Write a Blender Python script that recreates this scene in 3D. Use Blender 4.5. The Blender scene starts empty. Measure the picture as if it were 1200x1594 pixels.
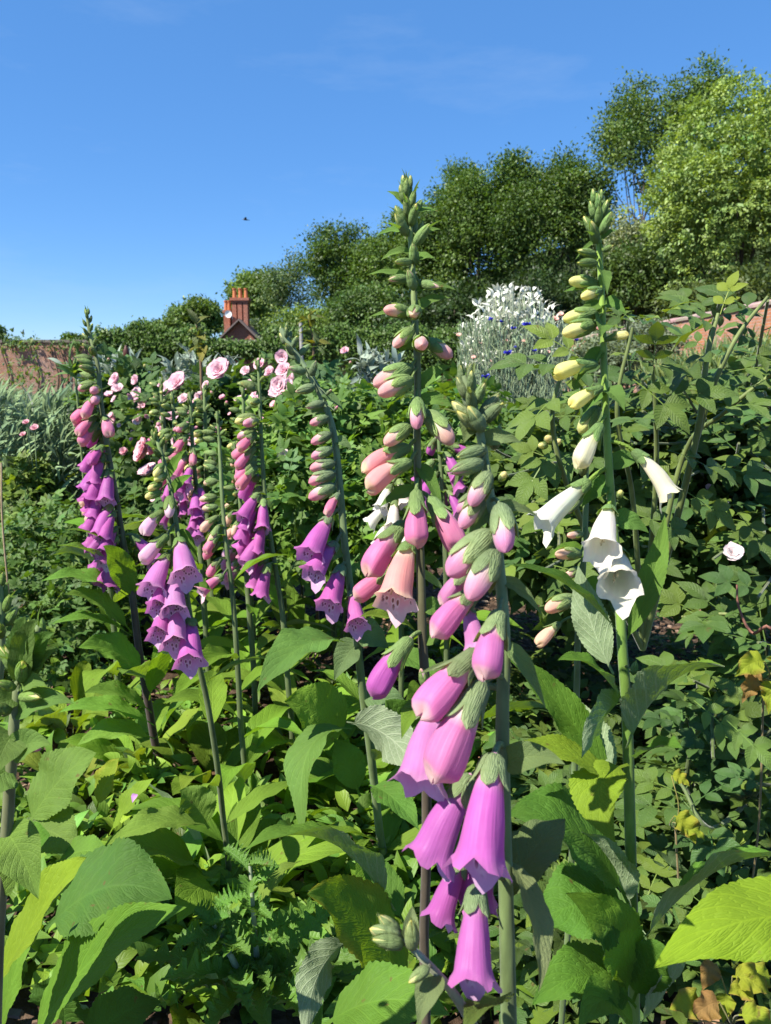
import bpy, math, random
import numpy as np
from mathutils import Vector, Matrix
rng = np.random.default_rng(7)
random.seed(7)
R = math.radians
scene = bpy.context.scene
COL = scene.collection

# ------------------------------------------------------------------ camera, sky, sun, exposure
CAM_H, PITCH, F = 0.80, R(9.8), 1197.0          # F = focal length in pixels of the 1200 x 1594 photograph
cam_d = bpy.data.cameras.new('camera'); cam = bpy.data.objects.new('camera', cam_d); COL.objects.link(cam)
cam.location = (0, 0, CAM_H); cam.rotation_euler = (R(90) - PITCH, 0, 0)
cam_d.sensor_fit = 'VERTICAL'; cam_d.sensor_height = 24; cam_d.lens = 24 * F / 1594
cam_d.clip_start = 0.02; cam_d.clip_end = 2000
cam_d.dof.use_dof = True; cam_d.dof.focus_distance = 0.80; cam_d.dof.aperture_fstop = 18.0 / 1.5
scene.camera = cam
TO_SUN = Vector((-0.55, -0.34, 0.77)).normalized()
SUN_EL = math.asin(TO_SUN.z)
world = bpy.data.worlds.new('World'); scene.world = world; world.use_nodes = True
wn = world.node_tree.nodes; wl = world.node_tree.links
bg = wn['Background']
sky = wn.new('ShaderNodeTexSky'); sky.sky_type = 'NISHITA'; sky.sun_disc = False
sky.sun_elevation = SUN_EL; sky.sun_rotation = math.atan2(TO_SUN.x, TO_SUN.y)
sky.air_density = 1.0; sky.dust_density = 0.0; sky.ozone_density = 4.0; sky.altitude = 1500
hs = wn.new('ShaderNodeHueSaturation'); hs.inputs['Saturation'].default_value = 1.22; hs.inputs['Hue'].default_value = 0.503
wl.new(sky.outputs[0], hs.inputs['Color']); 
mxs = wn.new('ShaderNodeMix'); mxs.data_type = 'RGBA'; mxs.inputs[0].default_value = 0.45; mxs.inputs[7].default_value = (0.74, 2.05, 4.7, 1)   # evens the gradient like a hazy June sky
wl.new(hs.outputs[0], mxs.inputs[6])
tcw = wn.new('ShaderNodeTexCoord'); mpw = wn.new('ShaderNodeMapping'); mpw.inputs[3].default_value = (1.2, 1.2, 5.0); mpw.inputs[2].default_value = (0.2, 0.9, 0)
nzw = wn.new('ShaderNodeTexNoise'); nzw.inputs['Scale'].default_value = 2.2; nzw.inputs['Detail'].default_value = 6; nzw.inputs['Roughness'].default_value = .62
mrw = wn.new('ShaderNodeMapRange'); mrw.inputs[1].default_value = .52; mrw.inputs[2].default_value = .85; mrw.inputs[4].default_value = .22
mxc = wn.new('ShaderNodeMix'); mxc.data_type = 'RGBA'; mxc.inputs[7].default_value = (3.2, 4.0, 5.2, 1)                                    # very thin cirrus
wl.new(tcw.outputs['Generated'], mpw.inputs[0]); wl.new(mpw.outputs[0], nzw.inputs['Vector']); wl.new(nzw.outputs[0], mrw.inputs[0]); wl.new(mrw.outputs[0], mxc.inputs[0]); wl.new(mxs.outputs[2], mxc.inputs[6])
wl.new(mxc.outputs[2], bg.inputs[0]); bg.inputs[1].default_value = 0.095
sun_d = bpy.data.lights.new('sun', 'SUN'); sun = bpy.data.objects.new('sun', sun_d); COL.objects.link(sun)
sun_d.energy = 5.0; sun_d.angle = R(0.5); sun_d.color = (1.0, 0.95, 0.86)
sun.rotation_euler = (-TO_SUN).to_track_quat('-Z', 'Y').to_euler(); sun.location = (-5, -3, 10)
vs = scene.view_settings
vs.view_transform = 'Standard'; vs.look = 'None'; vs.gamma = 1.0; vs.exposure = 1.05
scene.cycles.max_bounces = 7; scene.cycles.diffuse_bounces = 2; scene.cycles.glossy_bounces = 2
scene.cycles.transmission_bounces = 5; scene.cycles.transparent_max_bounces = 4
scene.cycles.sample_clamp_indirect = 4.0

# ------------------------------------------------------------------ pixel + depth -> world
FWD = np.array([0, math.cos(PITCH), -math.sin(PITCH)]); UPV = np.array([0, math.sin(PITCH), math.cos(PITCH)])
RIGHT = np.array([1.0, 0, 0]); CAMP = np.array([0, 0, CAM_H])
def P(x, y, d):
    return CAMP + d * (FWD + RIGHT * ((x - 600) / F) + UPV * ((797 - y) / F))
def to_px(p):
    q = np.asarray(p) - CAMP; d = q @ FWD
    return 600 + F * q[0] / d, 797 - F * (q @ UPV) / d, d
def ground_at(x, y):
    v = FWD + RIGHT * ((x - 600) / F) + UPV * ((797 - y) / F)
    return CAMP + v * (-CAM_H / v[2])
def cs(r, u, t):                                  # a direction from right / up / towards-the-viewer amounts
    return RIGHT * r + UPV * u - FWD * t
def nz(v):
    v = np.asarray(v, float); n = np.linalg.norm(v, axis=-1, keepdims=True)
    return v / np.maximum(n, 1e-9)

# ------------------------------------------------------------------ mesh building
class MB:
    def __init__(s): s.v = []; s.q = []; s.t = []; s.c = []; s.uv = []; s.n = 0
    def add(s, v, quads=None, tris=None, col=(1, 1, 1), uv=None):
        v = np.asarray(v, float).reshape(-1, 3); m = len(v)
        s.v.append(v)
        if quads is not None and len(quads): s.q.append(np.asarray(quads, int).reshape(-1, 4) + s.n)
        if tris is not None and len(tris): s.t.append(np.asarray(tris, int).reshape(-1, 3) + s.n)
        c = np.asarray(col, float)
        s.c.append(np.broadcast_to(c[None] if c.ndim == 1 else c, (m, 3)))
        s.uv.append(np.zeros((m, 2)) if uv is None else np.asarray(uv, float).reshape(-1, 2))
        s.n += m
    def grid(s, pts, nu, nv, closed=False, col=(1, 1, 1), uv=None):
        s.add(pts, grid_quads(nu, nv, closed), col=col, uv=uv)
    def build(s, name, mat, parent=None, loc=None, smooth=True):
        v = np.concatenate(s.v) if s.v else np.zeros((0, 3))
        o0 = np.zeros(3) if loc is None else np.asarray(loc, float)
        v = v - o0
        q = np.concatenate(s.q) if s.q else np.zeros((0, 4), int)
        t = np.concatenate(s.t) if s.t else np.zeros((0, 3), int)
        me = bpy.data.meshes.new(name)
        me.vertices.add(len(v)); me.vertices.foreach_set('co', v.astype(np.float32).ravel())
        li = np.concatenate([q.ravel(), t.ravel()]).astype(np.int32)
        tot = np.concatenate([np.full(len(q), 4), np.full(len(t), 3)]).astype(np.int32)
        st = np.concatenate([[0], np.cumsum(tot)[:-1]]).astype(np.int32) if len(tot) else tot
        me.loops.add(len(li)); me.loops.foreach_set('vertex_index', li)
        me.polygons.add(len(tot)); me.polygons.foreach_set('loop_start', st)
        try: me.polygons.foreach_set('loop_total', tot)
        except Exception: pass
        me.update(calc_edges=True)
        c = np.concatenate(s.c); c4 = np.concatenate([c, np.ones((len(c), 1))], 1).astype(np.float32)
        a = me.color_attributes.new('col', 'FLOAT_COLOR', 'POINT'); a.data.foreach_set('color', c4.ravel())
        uvl = me.uv_layers.new(name='UVMap'); uv = np.concatenate(s.uv)
        uvl.data.foreach_set('uv', uv[li].astype(np.float32).ravel())
        me.polygons.foreach_set('use_smooth', np.full(len(tot), smooth))
        me.materials.append(mat); me.validate()
        ob = bpy.data.objects.new(name, me); COL.objects.link(ob)
        if parent is not None:
            ob.parent = parent; ob.location = Vector(o0) - world_loc(parent)
        else: ob.location = o0
        return ob
def world_loc(o):
    l = Vector(o.location)
    while o.parent is not None: o = o.parent; l = l + Vector(o.location)
    return l
_gq = {}
def grid_quads(nu, nv, closed=False):
    k = (nu, nv, closed)
    if k not in _gq:
        i, j = np.meshgrid(np.arange(nu - 1), np.arange(nv if closed else nv - 1), indexing='ij')
        j2 = (j + 1) % nv
        _gq[k] = np.stack([i * nv + j, i * nv + j2, (i + 1) * nv + j2, (i + 1) * nv + j], -1).reshape(-1, 4)
    return _gq[k]
def smooth_curve(pts, n):
    p = np.asarray(pts, float)
    if len(p) == 2: return p[0] + (p[1] - p[0]) * np.linspace(0, 1, n)[:, None]
    e = np.vstack([2 * p[0] - p[1], p, 2 * p[-1] - p[-2]])
    out = []
    for t in np.linspace(0, len(p) - 1 - 1e-6, n):
        i = int(t); f = t - i; a, b, c, d = e[i:i + 4]
        out.append(0.5 * (2 * b + (c - a) * f + (2 * a - 5 * b + 4 * c - d) * f * f + (-a + 3 * b - 3 * c + d) * f ** 3))
    return np.array(out)
def tube(mb, pts, rad, seg=8, col=(1, 1, 1), cap=True):
    pts = np.asarray(pts, float); n = len(pts)
    rad = np.broadcast_to(np.asarray(rad, float), (n,))
    T = nz(np.gradient(pts, axis=0))
    a = np.array([0, 0, 1.0]) if abs(T[0, 2]) < 0.9 else np.array([1.0, 0, 0])
    N = np.zeros_like(pts); u = nz(np.cross(T[0], a))
    for i in range(n):
        u = nz(u - (u @ T[i]) * T[i]); N[i] = u
    B = np.cross(T, N); th = np.linspace(0, 2 * np.pi, seg, endpoint=False)
    ring = pts[:, None] + rad[:, None, None] * (N[:, None] * np.cos(th)[None, :, None] + B[:, None] * np.sin(th)[None, :, None])
    uv = np.stack(np.broadcast_arrays(np.arange(seg)[None] / seg, np.linspace(0, 1, n)[:, None]), -1)
    c = np.asarray(col, float)
    if c.ndim == 2: c = np.repeat(c, seg, 0)
    mb.grid(ring.reshape(-1, 3), n, seg, True, c, uv)
    if cap:
        for k in (0, n - 1):
            b = mb.n
            cc = c if c.ndim == 1 else c[k * seg:(k + 1) * seg]
            if c.ndim == 1: mb.add(np.vstack([ring[k], pts[k]]), tris=[(i, (i + 1) % seg, seg) for i in range(seg)], col=c)
            else: mb.add(np.vstack([ring[k], pts[k]]), tris=[(i, (i + 1) % seg, seg) for i in range(seg)], col=np.vstack([cc, cc[:1]]))
def box(mb, lo, hi, col=(1, 1, 1)):
    x0, y0, z0 = lo; x1, y1, z1 = hi
    for a, b, c, d, uv in (((x0, y0, z0), (x1, y0, z0), (x1, y0, z1), (x0, y0, z1), 'xz'), ((x1, y1, z0), (x0, y1, z0), (x0, y1, z1), (x1, y1, z1), 'xz'),
                           ((x0, y1, z0), (x0, y0, z0), (x0, y0, z1), (x0, y1, z1), 'yz'), ((x1, y0, z0), (x1, y1, z0), (x1, y1, z1), (x1, y0, z1), 'yz'),
                           ((x0, y0, z1), (x1, y0, z1), (x1, y1, z1), (x0, y1, z1), 'xy'), ((x0, y1, z0), (x1, y1, z0), (x1, y0, z0), (x0, y0, z0), 'xy')):
        v = np.array([a, b, c, d]); ix = ['xyz'.index(k) for k in uv]
        mb.add(v, [(0, 1, 2, 3)], col=col, uv=v[:, ix])

# ------------------------------------------------------------------ tagging
def tag(o, label=None, cat=None, group=None, kind=None):
    if label: o['label'] = label
    if cat: o['category'] = cat
    if group: o['group'] = group
    if kind: o['kind'] = kind
    return o
def thing(name, label, cat, loc, group=None):
    o = bpy.data.objects.new(name, None); COL.objects.link(o); o.location = Vector(loc); o.empty_display_size = 0.05
    return tag(o, label, cat, group)

# ------------------------------------------------------------------ materials
def new_mat(name):
    m = bpy.data.materials.new(name); m.use_nodes = True
    nt = m.node_tree; nt.nodes.clear()
    out = nt.nodes.new('ShaderNodeOutputMaterial')
    return m, nt, out
class NT:
    def __init__(s, nt): s.nt = nt
    def n(s, t, **kw):
        x = s.nt.nodes.new('ShaderNode' + t)
        for k, v in kw.items():
            if k == 'ins':
                for a, b in v.items():
                    if isinstance(b, bpy.types.NodeSocket): s.nt.links.new(b, x.inputs[a])
                    else: x.inputs[a].default_value = b
            else: setattr(x, k, v)
        return x
    def math(s, op, a, b=0.0, c=0.0):
        return s.n('Math', operation=op, ins={0: a, 1: b, 2: c}).outputs[0]
    def mix(s, f, a, b, mode='MIX'):
        x = s.n('Mix', data_type='RGBA', blend_type=mode); x.clamp_factor = True
        for i, v in ((0, f), (6, a), (7, b)):
            if isinstance(v, bpy.types.NodeSocket): s.nt.links.new(v, x.inputs[i])
            elif i == 0: x.inputs[0].default_value = v
            else: x.inputs[i].default_value = (*v, 1) if len(v) == 3 else v
        return x.outputs[2]
    def rng(s, v, a, b, c=0.0, d=1.0):
        return s.n('MapRange', ins={0: v, 1: a, 2: b, 3: c, 4: d}).outputs[0]
def leaf_mat(name, back=(0.30, 0.40, 0.24), backmix=0.55, veins=11, slope=2.2, cells=(30, 9), bump=0.5, bdist=0.002, rough=0.55, transl=0.33,
             tcol=(1.9, 1.75, 0.35), vein_col=(1.35, 1.3, 1.2), spec=0.35, net=0.6, blotch=0.25):
    m, nt, out = new_mat(name); k = NT(nt)
    col = k.n('Attribute', attribute_name='col').outputs[0]
    uv = k.n('UVMap').outputs[0]; sx = k.n('SeparateXYZ', ins={0: uv})
    u, v = sx.outputs[0], sx.outputs[1]
    av = k.math('ABSOLUTE', k.math('SUBTRACT', v, 0.5)); av2 = k.math('MULTIPLY', av, 2.0)
    t = k.math('SUBTRACT', k.math('MULTIPLY', u, float(veins)), k.math('MULTIPLY', av2, slope))
    lat = k.math('ABSOLUTE', k.math('SUBTRACT', k.math('FRACT', t), 0.5))        # 0 at a side vein
    latm = k.rng(lat, 0.0, 0.12, 1.0, 0.0)
    mid = k.rng(av2, 0.0, 0.06, 1.0, 0.0)
    cc = k.n('CombineXYZ', ins={0: k.math('MULTIPLY', t, cells[0] / veins), 1: k.math('MULTIPLY', v, float(cells[1])), 2: 0.0})
    vo = k.n('TexVoronoi', feature='DISTANCE_TO_EDGE', voronoi_dimensions='2D', ins={'Vector': cc.outputs[0], 'Scale': 1.0})
    netm = k.rng(vo.outputs['Distance'], 0.0, 0.14, 1.0, 0.0)
    vein = k.math('MAXIMUM', k.math('MAXIMUM', latm, mid), k.math('MULTIPLY', netm, net))
    quilt = k.rng(lat, 0.0, 0.5, 0.0, 0.6)
    hgt = k.math('ADD', k.math('MULTIPLY', vein, -1.0), k.math('ADD', quilt, k.rng(vo.outputs['Distance'], 0.0, 0.5, 0.0, net)))
    geo = k.n('NewGeometry')
    bf = geo.outputs['Backfacing']
    noi = k.n('TexNoise', ins={'Vector': k.n('TexCoord').outputs['Object'], 'Scale': 22.0, 'Detail': 3.0})
    colv = k.mix(k.rng(noi.outputs[0], 0.3, 0.7, 0.0, blotch), col, (0.10, 0.15, 0.015))
    no2 = k.n('TexNoise', ins={'Vector': k.n('TexCoord').outputs['Object'], 'Scale': 75.0, 'Detail': 2.0})
    colv = k.mix(k.rng(no2.outputs[0], 0.70, 0.76, 0.0, 0.7 if blotch else 0.0), colv, (0.13, 0.085, 0.03))
    front = k.mix(k.math('MULTIPLY', vein, 0.65), colv, k.mix(1.0, colv, vein_col, 'MULTIPLY'))
    bk = k.mix(backmix, col, back)
    bk = k.mix(k.math('MULTIPLY', vein, 0.8), bk, k.mix(1.0, bk, (1.75, 1.6, 1.8), 'MULTIPLY'))
    base = k.mix(bf, front, bk)
    bmp = k.n('Bump', ins={'Height': hgt, 'Distance': bdist, 'Strength': bump})
    pb = k.n('BsdfPrincipled', ins={'Base Color': base, 'Roughness': k.rng(bf, 0, 1, rough, 0.8), 'Specular IOR Level': spec, 'Normal': bmp.outputs[0]})
    tr = k.n('BsdfTranslucent', ins={'Color': k.mix(1.0, colv, k.mix(k.math('MULTIPLY', vein, 0.5), tcol, tuple(0.6 * x for x in tcol)), 'MULTIPLY'), 'Normal': bmp.outputs[0]})
    ms = k.n('MixShader', ins={0: transl}); nt.links.new(pb.outputs[0], ms.inputs[1]); nt.links.new(tr.outputs[0], ms.inputs[2])
    nt.links.new(ms.outputs[0], out.inputs[0])
    return m
M = {}
M['fox_leaf'] = leaf_mat('foxglove_leaf_surface', back=(0.28, 0.35, 0.21), bdist=0.0014, bump=0.42, backmix=0.78, rough=0.66, spec=0.2, veins=9, slope=2.6, cells=(40, 13), net=0.55, transl=0.36)
M['rose_leaf'] = leaf_mat('rose_leaf_surface', back=(0.16, 0.24, 0.14), backmix=0.4, veins=9, cells=(24, 7), bump=0.5, bdist=0.0012, rough=0.48, transl=0.28, spec=0.32, net=0.4)
M['small_leaf'] = leaf_mat('small_leaf_surface', back=(0.16, 0.24, 0.10), backmix=0.35, veins=6, cells=(10, 4), bump=0.3, bdist=0.001, rough=0.5, transl=0.32, net=0.2)
M['silver_leaf'] = leaf_mat('silver_leaf_surface', back=(0.5, 0.54, 0.48), backmix=0.7, veins=5, cells=(8, 3), bump=0.2, bdist=0.001, rough=0.85, transl=0.2, tcol=(1.1, 1.1, 0.9), net=0.1, spec=0.1, blotch=0.0)
M['tree_leaf'] = leaf_mat('tree_leaf_surface', back=(0.12, 0.19, 0.07), backmix=0.3, veins=4, cells=(6, 3), bump=0.0, rough=0.5, transl=0.28, tcol=(1.6, 1.6, 0.4), net=0.0)
M['calyx'] = leaf_mat('calyx_surface', back=(0.24, 0.32, 0.16), backmix=0.4, veins=1, slope=0.0, cells=(3, 9), bump=0.5, bdist=0.0012, rough=0.7, transl=0.22, net=0.7, vein_col=(0.75, 0.8, 0.7), blotch=0.1)
def attr_mat(name, rough=0.6, noise=0.25, scale=60, bump=0.3, bdist=0.001, spec=0.3, fuzz=0.0, stretch=(1, 1, 1)):
    m, nt, out = new_mat(name); k = NT(nt)
    col = k.n('Attribute', attribute_name='col').outputs[0]
    mp = k.n('Mapping', ins={0: k.n('TexCoord').outputs['Object'], 3: stretch})
    no = k.n('TexNoise', ins={'Vector': mp.outputs[0], 'Scale': float(scale), 'Detail': 4.0})
    f = k.rng(no.outputs[0], 0.25, 0.75, 1 - noise, 1 + noise)
    cc = k.n('CombineXYZ', ins={0: f, 1: f, 2: f})
    base = k.mix(1.0, col, cc.outputs[0], 'MULTIPLY')
    b = k.n('Bump', ins={'Height': no.outputs[0], 'Distance': bdist, 'Strength': bump})
    p = k.n('BsdfPrincipled', ins={'Base Color': base, 'Roughness': rough, 'Specular IOR Level': spec, 'Normal': b.outputs[0]})
    if fuzz:
        p.inputs['Sheen Weight'].default_value = fuzz; p.inputs['Sheen Roughness'].default_value = 0.4
    nt.links.new(p.outputs[0], out.inputs[0]); return m
M['stem'] = attr_mat('stem_surface', rough=0.6, noise=0.38, bump=0.5, scale=110, stretch=(1, 1, 0.25), fuzz=0.25)
M['bark'] = attr_mat('bark_surface', rough=0.9, noise=0.4, scale=6, bump=0.8, bdist=0.03, stretch=(1, 1, 0.3))
M['twig'] = attr_mat('twig_surface', rough=0.8, noise=0.3, scale=40)
M['chip'] = attr_mat('mulch_surface', rough=0.9, noise=0.35, scale=90, bump=0.6)
M['paint'] = attr_mat('painted_surface', rough=0.4, noise=0.05, scale=20, bump=0.0)
def petal_mat(name, inside=(0.80, 0.62, 0.78), spots=True, transl=0.38, spotcol=(0.10, 0.005, 0.03)):
    m, nt, out = new_mat(name); k = NT(nt)
    col = k.n('Attribute', attribute_name='col').outputs[0]
    uv = k.n('UVMap').outputs[0]; sx = k.n('SeparateXYZ', ins={0: uv}); u, v = sx.outputs[0], sx.outputs[1]
    geo = k.n('NewGeometry'); bf = geo.outputs['Backfacing']
    ins = k.mix(0.62, col, inside)
    if spots:
        cc = k.n('CombineXYZ', ins={0: k.math('MULTIPLY', u, 17.0), 1: k.math('MULTIPLY', v, 10.0), 2: 0.0})
        vo = k.n('TexVoronoi', feature='F1', voronoi_dimensions='2D', ins={'Vector': cc.outputs[0], 'Scale': 1.0, 'Randomness': 0.8})
        low = k.rng(k.math('ABSOLUTE', k.math('SUBTRACT', u, 0.5)), 0.17, 0.23, 1.0, 0.0)
        low = k.math('MULTIPLY', low, k.rng(v, 0.90, 0.95, 1.0, 0.0))
        d = vo.outputs['Distance']
        halo = k.math('MULTIPLY', k.rng(d, 0.36, 0.46, 1.0, 0.0), low)
        spot = k.math('MULTIPLY', k.rng(d, 0.20, 0.26, 1.0, 0.0), low)
        ins = k.mix(halo, ins, (0.85, 0.78, 0.80)); ins = k.mix(spot, ins, spotcol)
    no = k.n('TexNoise', ins={'Vector': k.n('CombineXYZ', ins={0: k.math('MULTIPLY', u, 46.0), 1: k.math('MULTIPLY', v, 2.0), 2: 0.0}).outputs[0], 'Scale': 1.0, 'Detail': 3.0})
    f = k.rng(no.outputs[0], 0.3, 0.7, 0.92, 1.06)
    o = k.mix(1.0, col, k.n('CombineXYZ', ins={0: k.rng(no.outputs[0], 0.3, 0.7, 0.95, 1.04), 1: f, 2: k.rng(no.outputs[0], 0.3, 0.7, 0.95, 1.04)}).outputs[0], 'MULTIPLY')
    base = k.mix(bf, o, ins)
    mot = k.n('TexNoise', ins={'Vector': k.n('TexCoord').outputs['Object'], 'Scale': 95.0, 'Detail': 3.0})
    mv = k.rng(mot.outputs[0], 0.3, 0.72, 1.05, 0.86); base = k.mix(1.0, base, k.n('CombineXYZ', ins={0: k.rng(mot.outputs[0], 0.3, 0.72, 1.02, 0.95), 1: mv, 2: k.rng(mot.outputs[0], 0.3, 0.72, 1.02, 0.94)}).outputs[0], 'MULTIPLY')
    b = k.n('Bump', ins={'Height': k.math('ADD', no.outputs[0], k.math('MULTIPLY', mot.outputs[0], 0.8)), 'Distance': 0.0010, 'Strength': 0.35})
    p = k.n('BsdfPrincipled', ins={'Base Color': base, 'Roughness': 0.5, 'Specular IOR Level': 0.25, 'Normal': b.outputs[0], 'Sheen Weight': 0.15})
    tr = k.n('BsdfTranslucent', ins={'Color': o})
    ms = k.n('MixShader', ins={0: transl}); nt.links.new(p.outputs[0], ms.inputs[1]); nt.links.new(tr.outputs[0], ms.inputs[2])
    nt.links.new(ms.outputs[0], out.inputs[0]); return m
M['petal'] = petal_mat('foxglove_petal')
M['petal_white'] = petal_mat('white_foxglove_petal', inside=(0.80, 0.80, 0.62), spots=False)
M['rose_petal'] = petal_mat('rose_petal', inside=(0.85, 0.6, 0.6), spots=False, transl=0.3)
def brick_mat(name, c1, c2, mortar, lime=0.3, limec=(0.42, 0.34, 0.30)):
    m, nt, out = new_mat(name); k = NT(nt)
    uv = k.n('UVMap').outputs[0]
    br = k.n('TexBrick', ins={'Vector': uv, 'Color1': (*c1, 1), 'Color2': (*c2, 1), 'Mortar': (*mortar, 1), 'Scale': 1.0, 'Mortar Size': 0.007, 'Brick Width': 0.225, 'Row Height': 0.075, 'Bias': 0.0})
    n1 = k.n('TexNoise', ins={'Vector': uv, 'Scale': 0.9, 'Detail': 6.0, 'Roughness': 0.65})
    n2 = k.n('TexNoise', ins={'Vector': uv, 'Scale': 7.0, 'Detail': 4.0})
    c = k.mix(k.rng(n1.outputs[0], 0.42, 0.66, 0.0, lime), br.outputs[0], limec)
    c = k.mix(k.rng(n2.outputs[0], 0.35, 0.75, 0.0, 0.55), c, (0.14, 0.085, 0.06))
    b = k.n('Bump', ins={'Height': br.outputs[1], 'Distance': -0.012, 'Strength': 0.7})
    p = k.n('BsdfPrincipled', ins={'Base Color': c, 'Roughness': 0.9, 'Specular IOR Level': 0.15, 'Normal': b.outputs[0]})
    nt.links.new(p.outputs[0], out.inputs[0]); return m
M['brick'] = brick_mat('old_red_brick', (0.46, 0.20, 0.105), (0.36, 0.16, 0.095), (0.34, 0.29, 0.24), lime=0.5)
M['brick_right'] = brick_mat('orange_brick', (0.50, 0.20, 0.085), (0.42, 0.16, 0.08), (0.42, 0.34, 0.28), lime=0.6)
M['brick_house'] = brick_mat('house_brick', (0.44, 0.135, 0.08), (0.36, 0.105, 0.065), (0.34, 0.19, 0.14), lime=0.15)
def ground_mat(name, a, b, c, scale):
    m, nt, out = new_mat(name); k = NT(nt)
    co = k.n('TexCoord').outputs['Object']
    n1 = k.n('TexNoise', ins={'Vector': co, 'Scale': scale, 'Detail': 8.0, 'Roughness': 0.7})
    n2 = k.n('TexVoronoi', ins={'Vector': co, 'Scale': scale * 3})
    c0 = k.mix(k.rng(n1.outputs[0], 0.35, 0.65), a, b); c0 = k.mix(k.rng(n2.outputs['Distance'], 0.1, 0.5, 0.5, 0.0), c0, c)
    h = k.math('ADD', n1.outputs[0], k.math('MULTIPLY', n2.outputs['Distance'], 0.6))
    bm = k.n('Bump', ins={'Height': h, 'Distance': 0.02, 'Strength': 0.9})
    p = k.n('BsdfPrincipled', ins={'Base Color': c0, 'Roughness': 0.95, 'Specular IOR Level': 0.1, 'Normal': bm.outputs[0]})
    nt.links.new(p.outputs[0], out.inputs[0]); return m
M['soil'] = ground_mat('garden_soil', (0.035, 0.022, 0.014), (0.10, 0.065, 0.042), (0.17, 0.12, 0.085), 14.0)
M['hill'] = ground_mat('wooded_slope', (0.018, 0.03, 0.01), (0.035, 0.05, 0.015), (0.03, 0.026, 0.014), 1.5)

# ------------------------------------------------------------------ leaves
def frames(d, up):
    d = nz(d); n = nz(up - np.sum(up * d, -1, keepdims=True) * d); s = np.cross(d, n)
    return np.stack([s, d, n], -1)                       # columns: side, along, normal
def leaf_grid(mid, W, nrm, fold=0.25, wave=0.05, serr=0.03, nser=26, pet=0.1, nv=9, roll0=0.0, roll1=0.0, seed=0, col=(0.08, 0.2, 0.03), edge=None, shape=0.8, kw=3.0, curl=0.0):
    rs = np.random.default_rng(seed); nu = len(mid); u = np.linspace(0, 1, nu)
    T = nz(np.gradient(mid, axis=0)); nrm = np.broadcast_to(np.asarray(nrm, float), mid.shape)
    N = nz(nrm - np.sum(nrm * T, 1, keepdims=True) * T); S = np.cross(T, N)
    a = roll0 + (roll1 - roll0) * u
    N2 = N * np.cos(a)[:, None] + S * np.sin(a)[:, None]; S2 = np.cross(T, N2)
    t = np.clip((u - pet) / (1 - pet), 0, 1)
    pr = 0.07 * (1 - t) + np.sin(np.pi * np.clip(t, 0, 1) ** shape) ** 0.92 * (1 - 0.28 * t ** 3)
    w = 0.5 * W * pr
    v = np.linspace(-1, 1, nv); pos = np.zeros((nu, nv, 3))
    ph = rs.uniform(0, 6.28, 4)
    for j, vv in enumerate(v):
        av = abs(vv); ww = w * vv
        if av > 0.99: ww = ww * (1 + serr * (np.abs(np.sin(np.pi * nser * u)) - 0.5) * 2)
        fa = fold * (1 + curl * av)
        up = np.abs(ww) * math.sin(fa) + wave * W * pr * av ** 1.5 * np.sin(2 * np.pi * kw * u + ph[0 if vv < 0 else 1] + 0.6 * np.sin(5 * u + ph[2])) * np.minimum(1, t * 4)
        up = up + 0.010 * W * np.sin(ph[3] + 21 * u + 3 * av) * av
        if nu >= 48: up = up + 0.028 * W * pr * (0.5 - 2 * np.abs(((9 * u - 2.6 * av) % 1) - 0.5)) * -1 * min(1.0, av * 3) * (1.0 + 0.5 * np.sin(13 * av + 5 * u))
        pos[:, j] = mid + S2 * (ww * math.cos(fa))[:, None] + N2 * up[:, None]
    uv = np.stack(np.broadcast_arrays(u[:, None], (v * 0.5 + 0.5)[None]), -1)
    c = np.broadcast_to(np.asarray(col, float), (nu, nv, 3)).copy()
    if edge is not None:
        e = np.clip((np.abs(v) - 0.55) / 0.45, 0, 1)[None, :, None] * np.clip(u * 1.6, 0, 1)[:, None, None] * (0.6 + 0.4 * np.sin(u * 17 + ph[0])[:, None, None])
        c = c * (1 - e) + np.asarray(edge) * e
    else:
        c = c * (1 + 0.10 * np.sin(u * 7 + ph[1])[:, None, None])
    return pos.reshape(-1, 3), nu, nv, c.reshape(-1, 3), uv.reshape(-1, 2)
def bez(a, b, c, n):
    t = np.linspace(0, 1, n)[:, None]
    return a * (1 - t) ** 2 + 2 * b * t * (1 - t) + c * t * t
_seed = [100]
def sd():
    _seed[0] += 1; return _seed[0]
FOXG = (0.110, 0.215, 0.028)
def vary(c, s=0.12, g=0.0):
    c = np.asarray(c, float); f = 1 + rng.normal(0, s)
    return np.clip(c * f * (1 + rng.normal(0, s * 0.4, 3)), 0.004, 0.9)
def make_leaf(parent, base, tip, W, nrm, bulge=0.15, bdir=None, name='leaf', mat='fox_leaf', nu=34, label=None, **kw):
    base, tip = np.asarray(base, float), np.asarray(tip, float); L = np.linalg.norm(tip - base)
    bd = np.array([0, 0, 1.0]) if bdir is None else nz(np.asarray(bdir, float))
    mid = bez(base, (base + tip) / 2 + bd * bulge * L * 2, tip, nu)
    kw.setdefault('seed', sd()); kw.setdefault('col', vary(FOXG))
    if nu >= 34 and name == 'leaf': mid = bez(base, (base + tip) / 2 + bd * bulge * L * 2, tip, 72); kw.setdefault('nv', 13); kw.setdefault('serr', .045); kw.setdefault('wave', .06)
    if name == 'leaf' and mat == 'fox_leaf' and kw['col'][1] < 0.3: kw['col'] = np.asarray(kw['col']) * np.array([1.30, 1.16, .9]); W = W * .9
    mb = MB(); pts, a, b, c, uv = leaf_grid(mid, W, nrm, **kw); mb.grid(pts, a, b, False, c, uv)
    o = mb.build(name, M[mat], parent, base)
    if label: o['label'] = label
    return o
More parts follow.
